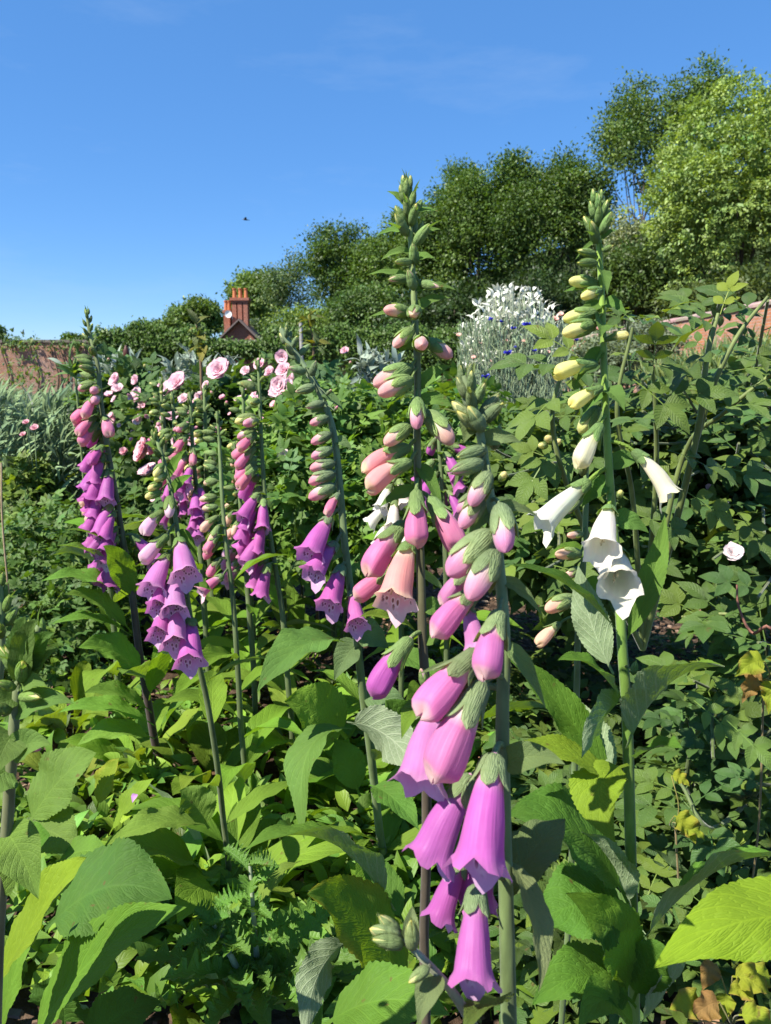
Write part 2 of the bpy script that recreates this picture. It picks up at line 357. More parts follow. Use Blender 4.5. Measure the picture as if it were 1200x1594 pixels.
def hl(parent, b, t, wpx, n=(0, 1, 0.5), bulge=0.12, bdir=None, **kw):    # a leaf read off the photograph: base and tip as (x, y, depth)
    B, T_ = P(*b), P(*t); d = (b[2] + t[2]) / 2
    return make_leaf(parent, B, T_, wpx * d / F, cs(*n), bulge, None if bdir is None else cs(*bdir), **kw)

# ------------------------------------------------------------------ foxgloves
PROFS = {'open': ([0, .05, .12, .25, .42, .6, .78, .9, .96, 1.0], [.03, .085, .105, .118, .150, .180, .196, .215, .245, .285]),
         'half': ([0, .06, .14, .28, .45, .62, .78, .91, .975, 1.0], [.03, .085, .10, .118, .150, .180, .192, .178, .14, .03]),
         'bud': ([0, .08, .18, .35, .55, .72, .86, .95, 1.0], [.04, .12, .165, .205, .215, .20, .165, .11, .015]),
         'green': ([0, .08, .18, .35, .55, .72, .86, .95, 1.0], [.05, .14, .18, .205, .19, .155, .105, .06, .01])}
CAL = {'open': 0.32, 'half': 0.53, 'bud': 0.76, 'green': 1.03}
PAL = {   # base of tube, body, tip / rim
    'magenta': ((0.62, 0.31, 0.47), (0.53, 0.125, 0.41), (0.56, 0.18, 0.43)),
    'pink': ((0.80, 0.70, 0.56), (0.72, 0.23, 0.37), (0.80, 0.55, 0.42)),
    'rosy': ((0.82, 0.72, 0.58), (0.67, 0.20, 0.41), (0.80, 0.55, 0.50)),
    'apricot': ((0.82, 0.75, 0.54), (0.79, 0.36, 0.37), (0.80, 0.66, 0.38)),
    'purple': ((0.55, 0.24, 0.43), (0.46, 0.11, 0.38), (0.48, 0.16, 0.40)),
    'palepink': ((0.82, 0.74, 0.66), (0.78, 0.48, 0.58), (0.82, 0.68, 0.62)),
    'lilac': ((0.72, 0.48, 0.56), (0.57, 0.22, 0.45), (0.64, 0.34, 0.50)),
    'peach': ((0.80, 0.74, 0.48), (0.80, 0.50, 0.36), (0.82, 0.62, 0.36)),
    'cream': ((0.72, 0.74, 0.34), (0.80, 0.76, 0.28), (0.80, 0.72, 0.18)),
    'ivory': ((0.78, 0.79, 0.46), (0.82, 0.80, 0.52), (0.80, 0.76, 0.40)),
    'white': ((0.70, 0.72, 0.44), (0.83, 0.81, 0.66), (0.84, 0.82, 0.70))}
GREEN_CAL = (0.20, 0.28, 0.10)
def flower(parent, att, base, mouth, stage, pal, calc=GREEN_CAL, stem_c=(0.14, 0.2, 0.07), fat=1.0, na=22, down=None, white=False, name=None, ratio=None):
    """bell or bud from its pedicel joint (base) to the far end (mouth); att = point on the stem"""
    att, base, mouth = (np.asarray(q, float) for q in (att, base, mouth))
    rs = np.random.default_rng(sd())
    ax = mouth - base; L = np.linalg.norm(ax); ax = ax / L
    dn = np.array([0, 0, -1.0]) if down is None else np.asarray(down, float)
    dn = dn - (dn @ ax) * ax
    if np.linalg.norm(dn) < 0.25: dn = np.cross(ax, RIGHT); dn = dn - (dn @ ax) * ax
    X = nz(dn); Y = np.cross(ax, X)
    ts, rsn = PROFS[stage]; n = 20
    tt = np.linspace(0, 1, n) ** 0.9; rr = np.interp(tt, ts, rsn) * fat
    if len(rr) > 4: rr[1:-1] = (rr[:-2] + 2 * rr[1:-1] + rr[2:]) / 4
    th = np.linspace(0, 2 * np.pi, na, endpoint=False)
    bend = rs.uniform(0.02, 0.07) * (1 if stage in ('open', 'half') else 0.3)
    ctr = base + ax * (tt * L)[:, None] + (-X) * (np.sin(tt * np.pi) * bend * L)[:, None] + Y * (rs.normal(0, 0.02) * L * tt ** 2)[:, None]
    lobe = np.zeros((n, na)); ext = np.zeros((n, na)); flat = np.ones((n, na))
    if stage == 'open':
        k = np.clip((tt - 0.8) / 0.2, 0, 1)[:, None] ** 1.5
        lowl = np.exp(-(np.minimum(th, 2 * np.pi - th) / 0.62) ** 2)[None]
        ext = k * (0.12 * lowl + 0.05 * np.cos(5 * th + rs.normal(0, .2))[None] + 0.02 * np.sin(9 * th + rs.uniform(0, 6))[None])
        lobe = k * (0.16 * lowl + 0.10 * np.cos(5 * th)[None] + 0.07 * np.sin(3 * th + rs.uniform(0, 6))[None] + 0.035 * np.sin(11 * th + rs.uniform(0, 6))[None])
        rid = (0.03 * np.sin(5 * th + 0.5)[None] + 0.05 * np.sin(2 * th + rs.uniform(0, 6))[None] + 0.03 * np.sin(3 * th + 5 * tt[:, None] + rs.uniform(0, 6))) * np.clip(tt / 0.3, 0, 1)[:, None]
        lobe = lobe + rid
    elif stage == 'half':
        k = np.clip((tt - 0.55) / 0.45, 0, 1)[:, None]
        p2 = rs.uniform(0, 6); kk = np.clip((tt - 0.8) / 0.2, 0, 1)[:, None]
        lobe = 0.05 * np.sin(2 * th + rs.uniform(0, 6))[None] + 0.045 * np.sin(5 * th + rs.uniform(0, 6) + 1.5 * tt[:, None]) * np.clip(tt * 3, 0, 1)[:, None] + 0.10 * k * np.cos(4 * th + p2)[None] * 0.6
        ext = kk * (0.055 * np.cos(2 * th + p2)[None] + 0.03 * np.cos(3 * th + p2 * 2)[None]) * (1.0 - 0.5 * kk)
    else: lobe = 0.04 * np.sin(5 * th)[None] * np.ones((n, 1))
    r3 = (rr[:, None] * (1 + lobe)) * L
    pos = ctr[:, None] + r3[..., None] * (X[None, None] * np.cos(th)[None, :, None] + Y[None, None] * np.sin(th)[None, :, None]) + ax * (ext * L)[..., None]
    c0, c1, c2 = (np.asarray(q) for q in PAL[pal]); c1 = c1 * (1 + rs.normal(0, 0.05, 3)); c0 = np.clip(c0 * (1 + rs.normal(0, 0.04)), 0, .9)
    s0 = {'open': .34, 'half': .46, 'bud': .8, 'green': .95}[stage]
    f1 = np.clip((tt - s0 * 0.65) / (s0 * 0.45), 0, 1)[:, None]; f2 = np.clip((tt - 0.90) / 0.07, 0, 1)[:, None]
    if stage == 'open': f2 = f2 * 0.5
    if stage == 'bud': f2 = np.clip((tt - 0.7) / 0.25, 0, 1)[:, None] * 0.3
    cc = c0 * (1 - f1) + c1 * f1; cc = cc * (1 - f2) + c2 * f2
    cc = np.repeat(np.clip(cc, 0.01, 0.9), na, 0)
    uu = ((np.arange(na) / na) + 0.5) % 1.0
    uv = np.stack(np.broadcast_arrays(uu[None], tt[:, None]), -1)
    mb = MB(); mb.grid(pos.reshape(-1, 3), n, na, True, cc, uv)
    if stage == 'open':                                   # stamens and style inside the tube
        for q in range(3):
            o = X * rs.uniform(-.05, .05) * L + Y * rs.uniform(-.07, .07) * L
            tube(mb, [base + ax * L * 0.2, base + ax * L * 0.55 + o * 0.6, base + ax * L * rs.uniform(.78, .88) + o], [0.006 * L, 0.006 * L, 0.014 * L], 5, (0.62, 0.58, 0.38))
    nm = name or ('flower' if stage in ('open', 'half') else 'bud')
    fl = mb.build(nm, M['petal_white' if white else 'petal'], parent, base)
    # calyx: five pointed sepals plus the pedicel
    mc = MB(); cl = CAL[stage] * rs.uniform(0.92, 1.08); a0 = rs.uniform(0, 6.28)
    for q in range(5):
        nn, mm = 9, 7; t = np.linspace(0, 1, nn); tp = 0.01 + t * (cl if q else cl * 0.8)
        rad = (np.interp(np.clip(tp, 0, 1), ts, rsn) * fat * (1.10) + 0.012 + (0.035 * t ** 3 if stage in ('open', 'half') else 0.02 * t)) * L
        half = 0.74 * np.sqrt(np.clip(1 - t ** 2.2, 0, 1)) + 0.0
        aa = a0 + q * 2 * np.pi / 5 + np.linspace(-1, 1, mm)[None] * half[:, None]
        cpt = base + ax * (tp * L)[:, None] + (-X) * (np.sin(np.clip(tp, 0, 1) * np.pi) * bend * L)[:, None]
        radm = rad[:, None] * (1 - 0.05 * np.abs(np.linspace(-1, 1, mm))[None] + (0.05 if q % 2 else 0))
        pp = cpt[:, None] + radm[..., None] * (X * np.cos(aa)[..., None] + Y * np.sin(aa)[..., None])
        uv = np.stack(np.broadcast_arrays(t[:, None] * 0.9, np.linspace(0.05, 0.95, mm)[None]), -1)
        cg = np.asarray(calc) * (0.86 + 0.3 * t[:, None]) * (1 + rs.normal(0, .06))
        if stage in ('green', 'bud'): cg = cg * (1 + 0.25 * t[:, None] ** 2 * np.array([1, .9, .4]))
        mc.grid(pp.reshape(-1, 3), nn, mm, False, np.repeat(cg, mm, 0), uv)
    ctl = att + (base - att) * 0.55 + np.array([0, 0, 1.0]) * np.linalg.norm(base - att) * 0.22
    tube(mc, bez(att, ctl, base + ax * 0.03 * L, 8), max(0.0009, 0.035 * L), 6, stem_c)
    mc.build('calyx', M['calyx'], fl, base)
    return fl
class Fox:
    def __init__(s, label, stem_px, r_px, stem_col, group='foxgloves in the flower bed', name='foxglove', green=GREEN_CAL, white=False, leafc=FOXG, base_pt=None):
        s.pts = smooth_curve([P(*q) for q in stem_px], 60); s.green = green; s.white = white; s.leafc = leafc
        base = s.pts[-1].copy()
        if base[2] > 0.02:                              # carry the stem on to the soil
            g = np.array([base[0] + (base[0] - s.pts[-8][0]) * 0.6, base[1] + 0.01, 0.0]) if base_pt is None else np.asarray(base_pt)
            ext = smooth_curve([s.pts[-12], s.pts[-1], (s.pts[-1] + g) / 2 + np.array([0.004, 0, 0]), g], 40)
            i = int(np.argmin(np.linalg.norm(ext - s.pts[-1], axis=1)))
            allp = np.vstack([s.pts, ext[i + 1:]])
        else: allp = s.pts
        s.all = allp
        s.root = thing(name, label, 'foxglove', (allp[-1][0], allp[-1][1], max(0, allp[-1][2])), group)
        d = np.array([to_px(q)[2] for q in allp]); t = np.linspace(0, 1, len(allp))
        seen = np.clip(np.arange(len(allp)) / 60, 0, 1)
        rad = (r_px[0] + (r_px[1] - r_px[0]) * seen) * stem_px[0][2] / F
        c0, c1 = (np.asarray(q) for q in stem_col)
        mb = MB(); tube(mb, allp, rad, 10, c0 + (c1 - c0) * np.clip(seen * 1.3, 0, 1)[:, None])
        s.stem_c = tuple(c0); mb.build('stem', M['stem'], s.root, allp[-1])
        s.rad = rad
        s.py = np.array([to_px(q)[1] for q in allp])
    def at(s, y):
        i = int(np.argmin(np.abs(s.py - y))); return s.all[i], s.rad[i]
    def fl(s, b, m, stage, pal, db=0.0, dm=0.0, ya=None, **kw):     # pixel positions, depth offsets from the stem in metres
        a, r = s.at(b[1] - 12 if ya is None else ya); d = to_px(a)[2]
        B_, M_ = P(b[0], b[1], d + db), P(m[0], m[1], d + dm); lv = math.hypot(m[0] - b[0], m[1] - b[1]) * d / F
        kw['fat'] = kw.get('fat', 1.0) * (max(.62, min(1.0, 1.02 * lv / np.linalg.norm(M_ - B_))) if stage != 'open' else 1.0)
        return flower(s.root, a, B_, M_, stage, pal, calc=vary(s.green, 0.07), stem_c=s.stem_c, white=s.white, **kw)
    def bract(s, y, tip, wpx, dt=0.0, n=(0, 1, 0.4), bulge=0.12, col=None, name='bract', **kw):
        a, r = s.at(y); d = to_px(a)[2]
        return make_leaf(s.root, a, P(tip[0], tip[1], d + dt), wpx * 1.25 * d / F, cs(n[0], n[1] * .6, n[2] + .45), bulge, name=name, nu=18, nv=7, pet=0.0, shape=0.62, serr=0.0,
                         fold=kw.pop('fold', 0.35), col=vary(s.leafc if col is None else col, 0.08), **kw)
    def tip(s, y0, y1, n, size, pal='cream', spread=1.0, stage='green'):
        """crowded slender green buds and pointed bracts at the top of the spike"""
        n = int(n * 1.15); size = size * .86
        for i in range(n):
            f = i / max(1, n - 1); y = y0 + (y1 - y0) * f
            a, r = s.at(y); d = to_px(a)[2]; sz = size * (0.55 + 0.45 * f) * d / F
            az = i * 2.4 + rng.normal(0, 0.25); tilt = (0.08 + 0.82 * f ** 0.85) * spread
            h = np.array([math.cos(az), math.sin(az), 0]); dr = nz(h * math.sin(tilt) + np.array([0, 0, math.cos(tilt)]))
            b = a + h * (r + 0.05 * sz) - np.array([0, 0, 0.12 * sz])
            flower(s.root, a - np.array([0, 0, 0.15 * sz]), b, b + dr * sz, stage, pal, calc=vary(s.green, 0.09), stem_c=s.stem_c, white=s.white, na=14, fat=0.86)
            tl = min(1.5, tilt * 1.15 + 0.16 + rng.uniform(0, .6) * f); bd = nz(h * math.sin(tl) + np.array([0, 0, math.cos(tl)]))
            make_leaf(s.root, a + h * r - np.array([0, 0, 0.16 * sz]), a + bd * sz * rng.uniform(1.1, 1.7), sz * 0.30, -h * math.cos(tl) + np.array([0, 0, math.sin(tl)]), 0.10, -h + np.array([0, 0, 0.5]) if f < 0.3 else None,
                      name='bract', nu=14, nv=5, pet=0.0, shape=0.5, serr=0.0, fold=0.45, col=vary(np.asarray(s.leafc) * 1.15, 0.08))
    def cauline(s, y0, n, L0, L1, col=None):
        """leaves up the lower stem, larger towards the ground"""
        a0 = np.argmin(np.abs(s.py - y0)); m = len(s.all)
        for i in range(n):
            f = (i + .5) / n; k = int(a0 + (m - 2 - a0) * f); a = s.all[k]; az = i * 2.4 + rng.normal(0, .3); L = L0 + (L1 - L0) * f; L *= rng.uniform(.8, 1.2)
            h = np.array([math.cos(az), math.sin(az), 0]); e = rng.uniform(.1, .6); t = a + h * L * math.cos(e) + np.array([0, 0, L * math.sin(e) * .7]); t[2] = max(t[2], .02)
            make_leaf(s.root, a, t, L * rng.uniform(.26, .36), np.array([0, 0, 1.0]) + rng.normal(0, .25, 3), rng.uniform(.1, .22), nu=22, nv=7, fold=rng.uniform(.15, .45), serr=.03, pet=.05, roll1=rng.normal(0, .3), col=vary(FOXG if col is None else col, .15))
    def auto(s, y0, y1, n, size, pals, az0=math.atan2(-0.75, -0.75), azs=0.8, open_from=0.55, bud_to=0.22, flare=1.0, tipn=8, tipfrac=0.0, bracts=True):
        """fill a spike from y0 (top) to y1 (lowest flower); pals = palettes from top to bottom"""
        for i in range(n):
            f = (i + rng.uniform(-0.3, 0.3)) / max(1, n - 1); f = min(1, max(0, f)); y = y0 + (y1 - y0) * f
            a, r = s.at(y); d = to_px(a)[2]
            st = 'green' if f < bud_to * 0.6 else 'bud' if f < bud_to else 'half' if f < open_from else 'open'
            sz = size * d / F * {'green': .5, 'bud': .62, 'half': .85, 'open': 1.0}[st] * rng.uniform(.92, 1.08)
            az = az0 + rng.normal(0, azs); h = np.array([math.cos(az), math.sin(az), 0])
            el = {'green': 0.25, 'bud': -0.25, 'half': -0.70, 'open': -0.95}[st] + rng.normal(0, 0.14)
            dr = h * math.cos(el) + np.array([0, 0, math.sin(el)])
            b = a + h * (r + 0.14 * sz) + np.array([0, 0, 0.05 * sz])
            pal = pals[min(len(pals) - 1, int(f * len(pals)))]
            flower(s.root, a, b, b + dr * sz, st, pal, calc=vary(s.green, 0.08), stem_c=s.stem_c, na=16, white=s.white, down=-h * 0.6 + np.array([0, 0, -1]))
            if bracts and rng.random() < 0.7:
                make_leaf(s.root, a - np.array([0, 0, 0.004]), a + h * sz * 0.45 * rng.uniform(.7, 1.3) + np.cross(h, [0, 0, 1]) * rng.normal(0, 0.3) * sz + np.array([0, 0, 0.04 * sz]), sz * 0.22, np.array([0, 0, 1.0]), 0.1,
                          name='bract', nu=10, nv=5, pet=0.0, shape=0.6, serr=0.0, fold=0.3, col=vary(s.leafc, 0.1))
def rosette(root, c, n, L0, L1, W=0.36, col=FOXG, lift=(0.35, 0.9), az=None, hgt=0.0, mat='fox_leaf', nu=24, **kw):
    c = np.asarray(c, float)
    for i in range(n):
        a = (i * 2.399 + rng.normal(0, 0.3)) if az is None else az[i]
        L = rng.uniform(L0, L1); e = rng.uniform(*lift)
        h = np.array([math.cos(a), math.sin(a), 0])
        b = c + h * 0.012 + np.array([0, 0, hgt * i / max(1, n - 1)])
        t = b + h * L * math.cos(e) * 0.93 + np.array([0, 0, L * math.sin(e) * rng.uniform(0.35, 0.95)])
        t[2] = max(t[2], 0.012)
        make_leaf(root, b, t, L * W * rng.uniform(.85, 1.15), np.array([0, 0, 1.0]) + rng.normal(0, 0.28, 3), rng.uniform(0.12, 0.26), mat=mat, nu=nu, nv=7,
                  fold=rng.uniform(0.05, 0.42), wave=rng.uniform(0.03, 0.08), serr=0.035, pet=rng.uniform(0.1, 0.22), roll1=rng.normal(0, 0.35), col=vary(col, 0.15), **kw)
exec_parts = []

# ------------------------------------------------------------------ scatter of small leaves
def tmpl(nu=5, nv=3, W=0.5, pet=0.0, fold=0.3, shape=0.8, serr=0.0, nser=6, arch=0.12):
    u = np.linspace(0, 1, nu); mid = np.stack([0 * u, u, arch * np.sin(np.pi * u)], 1)
    pts, a, b, c, uv = leaf_grid(mid, W, np.array([0, 0, 1.0]), fold=fold, wave=0.02, serr=serr, nser=nser, pet=pet, nv=nv, shape=shape)
    return pts, grid_quads(a, b), uv
def compound(nl=5, nu=6, nv=3, W=0.58, serr=0.0, nser=8):
    V, Q, U = [], [], []; n = 0; p0, q0, u0 = tmpl(nu, nv, W, 0.06, 0.22, 0.85, serr, nser, 0.08)
    spots = [((0, 0.56, 0.0), 0, 0.43)]
    for k in range((nl - 1) // 2):
        y = 0.52 - 0.27 * k; sz = 0.37 - 0.05 * k
        spots += [((0, y, 0), 1.05, sz), ((0, y, 0), -1.05, sz)]
    for (o, a, s_) in spots:
        tw = 0.25 * np.sign(a)
        ca, sa = math.cos(-a), math.sin(-a)
        p = p0 * s_; p = np.stack([p[:, 0], p[:, 1], p[:, 2] + p[:, 0] * tw], 1)
        p = np.stack([ca * p[:, 0] - sa * p[:, 1], sa * p[:, 0] + ca * p[:, 1], p[:, 2]], 1) + np.array(o)
        p[:, 2] += -0.25 * (p[:, 1] ** 2) - 0.12 * np.abs(p[:, 0])
        V.append(p); Q.append(q0 + n); U.append(u0); n += len(p)
    y = np.linspace(0, 0.56, 5); z = -0.25 * y ** 2 - 0.004
    r = np.stack([np.stack([y * 0 - 0.008, y, z], 1), np.stack([y * 0 + 0.008, y, z], 1)], 1).reshape(-1, 3)
    V.append(r); Q.append(grid_quads(5, 2) + n); U.append(np.full((10, 2), 0.5))
    return np.concatenate(V), np.concatenate(Q), np.concatenate(U)
def scatter(mb, T, pos, D, UPn, size, cols):
    p, q, uv = T; n = len(pos)
    if n == 0: return
    Fm = frames(D, UPn)
    v = np.einsum('nij,mj->nmi', Fm, p) * np.asarray(size)[:, None, None] + pos[:, None]
    m = len(p); qq = (q[None] + (np.arange(n) * m)[:, None, None]).reshape(-1, 4)
    mb.add(v.reshape(-1, 3), qq, col=np.repeat(cols, m, 0), uv=np.tile(uv, (n, 1)))
def rdir(n): return nz(rng.normal(0, 1, (n, 3)))
def colvar(c, n, s=0.2, yel=0.1):
    c = np.asarray(c, float); f = np.clip(1 + rng.normal(0, s, (n, 1)), 0.35, 2.0)
    y = np.clip(rng.normal(0, yel, (n, 1)), -0.2, 0.5)
    return np.clip(c[None] * f * (1 + y * np.array([[1.6, 0.7, -0.6]])), 0.004, 0.9)
T_KITE = (np.array([[0, 0, 0], [0.28, 0.45, 0.07], [0, 1, 0], [-0.28, 0.45, 0.07]]), np.array([[0, 1, 2, 3]]), np.array([[0, .5], [.5, 1], [1, .5], [.5, 0]], float))
T_LEAF = tmpl(5, 3, 0.5)
T_SMALL = tmpl(4, 3, 0.46)
T_BLADE = tmpl(5, 3, 0.075, 0, 0.3, 0.7, arch=0.16)
T_LANCE = tmpl(6, 3, 0.22, 0, 0.3, 0.7, arch=0.14)
T_FELT = tmpl(5, 3, 0.34, 0, 0.3, 0.7, arch=0.16)
T_NARROW = tmpl(5, 3, 0.13, 0, 0.3, 0.7, arch=0.14)
T_COMP = compound(5, 6, 3)
T_COMP_NEAR = compound(5, 15, 5, serr=0.09, nser=14)
T_COMP_FAR = compound(5, 4, 3)

# ================================================================== THE SETTING
def hill_z(x, y):
    a = np.clip((y - 45) / 40, 0, 1); b = np.clip((x + 24) / 50, 0, 1.6)
    return 17.0 * a ** 1.1 * (0.1 + 0.9 * b)
mb = MB()                                               # one sheet of ground out to the horizon
def lin(*seg): return np.concatenate([np.linspace(a, b, n, endpoint=False) for a, b, n in seg])
gx = lin((-900, -30, 12), (-30, -4, 14), (-4, 4, 130), (4, 30, 14), (30, 900, 13)); gy = lin((-60, 0.2, 6), (0.2, 6, 110), (6, 40, 20), (40, 120, 24), (120, 1500, 12))
GX, GY = np.meshgrid(gx, gy, indexing='ij')
GZ = 0.012 * np.sin(GX * 7 + GY * 3) + 0.012 * np.sin(GX * 13 - GY * 11) + 0.02 * np.sin(GX * 2.1 + 1) * np.sin(GY * 2.7) + 0.006 * rng.normal(0, 1, GX.shape)
GZ = np.where((np.abs(GX) < 5) & (GY < 7), GZ, 0.0) - 0.015
mb.grid(np.stack([GX, GY, GZ], -1).reshape(-1, 3), len(gx), len(gy))
g = mb.build('ground', M['soil']); tag(g, kind='structure')
# flip so that the sheet faces up
g.data.flip_normals()
mb = MB(); hx = np.linspace(-70, 90, 60); hy = np.linspace(43, 150, 40); HX, HY = np.meshgrid(hx, hy, indexing='ij')
mb.grid(np.stack([HX, HY, hill_z(HX, HY) + 0.01 + 0.2 * np.sin(HX * .5) * np.sin(HY * .4) * (HY > 46)], -1).reshape(-1, 3), 60, 40)
hl_o = mb.build('hillside', M['hill']); hl_o.data.flip_normals(); tag(hl_o, kind='structure')

# ------------------------------------------------------------------ garden walls
WY, WH = 37.0, 2.62
wr = thing('garden_wall', 'weathered red brick garden wall running across behind the beds at the back left', 'wall', (0, WY, 0))
mb = MB(); box(mb, (-40, WY, -0.3), (9.0, WY + 0.45, WH - 0.12)); mb.build('brickwork', M['brick'], wr, (0, WY, 0), smooth=False)
mb = MB()
for x in np.arange(-40, 9, 1.2): box(mb, (x, WY - 0.06, WH - 0.12), (x + 1.19, WY + 0.51, WH + 0.0 + rng.uniform(0, .015)), vary((0.20, 0.17, 0.14), 0.1))
mb.build('coping', M['chip'], wr, (0, WY, WH), smooth=False)
wr2 = thing('garden_wall', 'orange brick garden wall with pale limy top at the right edge', 'wall', (8.2, 18, 0))
def right_wall_frame(y): return 8.45 - 0.028 * (y - 14)
mb = MB(); y0, y1 = 8.0, 36.6
def qd(a, b, c, d, uv, m_, col=(1, 1, 1)): m_.add(np.array([a, b, c, d]), [(0, 1, 2, 3)], col=col, uv=uv)
xa, xb = right_wall_frame(y0), right_wall_frame(y1); h1 = 2.40
qd((xa, y0, -.3), (xa, y0, h1), (xb, y1, h1), (xb, y1, -.3), [(y0, -.3), (y0, h1), (y1, h1), (y1, -.3)], mb)
qd((xa + .45, y0, -.3), (xb + .45, y1, -.3), (xb + .45, y1, h1), (xa + .45, y0, h1), [(y0, -.3), (y1, -.3), (y1, h1), (y0, h1)], mb)
qd((xa, y0, -.3), (xa + .45, y0, -.3), (xa + .45, y0, h1), (xa, y0, h1), [(0, -.3), (.45, -.3), (.45, h1), (0, h1)], mb)
o = mb.build('brickwork', M['brick_right'], wr2, (8.2, 18, 0), smooth=False)
mb = MB()
for y in np.arange(y0, y1, 0.62):                       # sloping limewashed capping bricks
    x0, x1 = right_wall_frame(y), right_wall_frame(y + .61); c = vary((0.33, 0.24, 0.20), 0.15); j = rng.uniform(-.01, .01)
    pr = [(-.05, h1 - .01), (-.05, h1 + .05), (.10, h1 + .12), (.225, h1 + .15 + j), (.35, h1 + .12), (.5, h1 + .05), (.5, h1 - .01)]
    v = np.array([[(x0 if k == 0 else x1) + a, y + (.61 if k else 0), b] for k in (0, 1) for a, b in pr])
    mb.add(v, [(i, i + 7, i + 8, i + 1) for i in range(6)] + [(6, 13, 7, 0)], tris=[(0, i, i + 1) for i in range(1, 6)] + [(7, 7 + i + 1, 7 + i) for i in range(1, 6)], col=c)
mb.build('capping', M['chip'], wr2, (8.2, 18, 2), smooth=False)

# ------------------------------------------------------------------ house behind the wall
HD = 52.0
def HP(x, y, d=HD): return P(x, y, d)
hb = HP(373, 545); hx0, hx1 = HP(300, 500)[0], HP(404, 500)[0]; HYy = HP(373, 500)[1]
house = thing('brick_house', 'red brick house with a gable and tall chimneys showing above the ivy', 'house', (hb[0], HYy, 0))
gz = HP(373, 500)[2]; ez = HP(373, 529)[2]; xc = HP(373, 500)[0]; xl, xr = HP(342, 529)[0], HP(402, 529)[0]
mb = MB()
mb.add(np.array([(xl, HYy, 0), (xr, HYy, 0), (xr, HYy, ez), (xc, HYy, gz), (xl, HYy, ez)]), quads=[(0, 1, 2, 4)], tris=[(4, 2, 3)], uv=[(xl, 0), (xr, 0), (xr, ez), (xc, gz), (xl, ez)])
for x in (xl, xr):
    s_ = [(x, HYy + 7, 0), (x, HYy, 0), (x, HYy, ez), (x, HYy + 7, ez)]
    if x == xr: s_ = [s_[1], s_[0], s_[3], s_[2]]
    mb.add(np.array(s_), [(0, 1, 2, 3)], uv=[(0, 0), (7, 0), (7, ez), (0, ez)])
mb.add(np.array([(xr, HYy + 7, 0), (xl, HYy + 7, 0), (xl, HYy + 7, ez), (xc, HYy + 7, gz), (xr, HYy + 7, ez)]), quads=[(0, 1, 2, 4)], tris=[(4, 2, 3)], uv=[(xl, 0), (xr, 0), (xr, ez), (xc, gz), (xl, ez)])
mb.build('wall', M['brick_house'], house, (xc, HYy, 0), smooth=False)
mb = MB()                                               # two roof slopes with an overhang and bargeboard thickness
for sgn, xe in ((-1, xl), (1, xr)):
    ox = xe + sgn * 0.32; oz = ez - 0.32 * (gz - ez) / abs(xe - xc); th = 0.13
    A = [(xc, HYy - .4, gz + .02), (ox, HYy - .4, oz + .02), (ox, HYy + 7.3, oz + .02), (xc, HYy + 7.3, gz + .02)]
    B = [(x, y, z + th) for x, y, z in A]
    v = np.array(A + B); f = [(0, 1, 2, 3), (7, 6, 5, 4), (0, 4, 5, 1), (1, 5, 6, 2), (2, 6, 7, 3)]
    if sgn < 0: pass
    mb.add(v, f, col=(0.17, 0.13, 0.115))
roof = mb.build('roof', M['chip'], house, (xc, HYy, gz), smooth=False)
def chimney(px0, px1, ytop, ybot, yd, pots, dz, rec=True):
    x0, x1 = HP(px0, 500, HD + dz)[0], HP(px1, 500, HD + dz)[0]; zt, zb = HP(370, ytop, HD + dz)[2], HP(370, ybot, HD + dz)[2]; y0 = HYy + dz
    m = MB(); w = x1 - x0
    box(m, (x0, y0, zb - 1.5), (x1, y0 + yd, zt - 1.95 if rec else zt - .2))
    if rec:                                            # three square shafts joined by a corbelled head
        sw = w * 0.25
        for i in range(3): box(m, (x0 + .06 + i * (w - .12 - sw) / 2, y0 + .06, zt - 1.95), (x0 + .06 + i * (w - .12 - sw) / 2 + sw, y0 + yd - .06, zt - .32))
        box(m, (x0 + .05, y0 + .3, zt - 1.949), (x1 - .05, y0 + yd - .3, zt - .321))
        box(m, (x0 - .05, y0 - .05, zt - 2.06), (x1 + .05, y0 + yd + .05, zt - 1.952))
        box(m, (x0, y0, zt - .32), (x1, y0 + yd, zt - .19))
    box(m, (x0 - .06, y0 - .06, zt - .19), (x1 + .06, y0 + yd + .06, zt))
    ch = m.build('chimney', M['brick_house'], house, (x0, y0, zb), smooth=False)
    for i in range(pots):
        xx = x0 + w * (i + .5) / pots; zz = zt
        mp = MB(); pz = np.array([0, .02, .5, .58, .62, .70]) * 0.95; rr = [.15, .15, .12, .12, .155, .15]
        tube(mp, [(xx, y0 + yd / 2, zz + z) for z in pz], rr, 12, (0.48, 0.17, 0.075)); mp.build('chimney_pot', M['chip'], ch, (xx, y0 + yd / 2, zz))
    return ch
chimney(360, 387, 464, 500, 0.9, 3, 0.6)
chimney(348.5, 358, 483, 515, 0.8, 2, 0.9, rec=False)
mb = MB(); dc = HP(355.5, 489, HD + 0.45); nn = 20
rr_, zz_ = np.linspace(0.001, .24, 6), np.linspace(0, .24, 6) ** 2 * 1.2
th = np.linspace(0, 2 * np.pi, nn, endpoint=False)
dsh = np.stack([np.stack([dc[0] + r * np.cos(th), dc[1] - z * np.ones(nn), dc[2] + r * np.sin(th)], -1) for r, z in zip(rr_, zz_)])
mb.grid(dsh.reshape(-1, 3), 6, nn, True, (0.8, 0.8, 0.8)); tube(mb, [dc, dc + np.array([0, .18, -.05]), dc + np.array([0, .5, -.1])], .02, 6, (0.5, 0.5, 0.5))
tube(mb, [dc + np.array([0, 0, -.22]), dc + np.array([0, -.2, -.06])], .012, 5, (0.5, 0.5, 0.5))
mb.build('satellite_dish', M['paint'], house, dc)

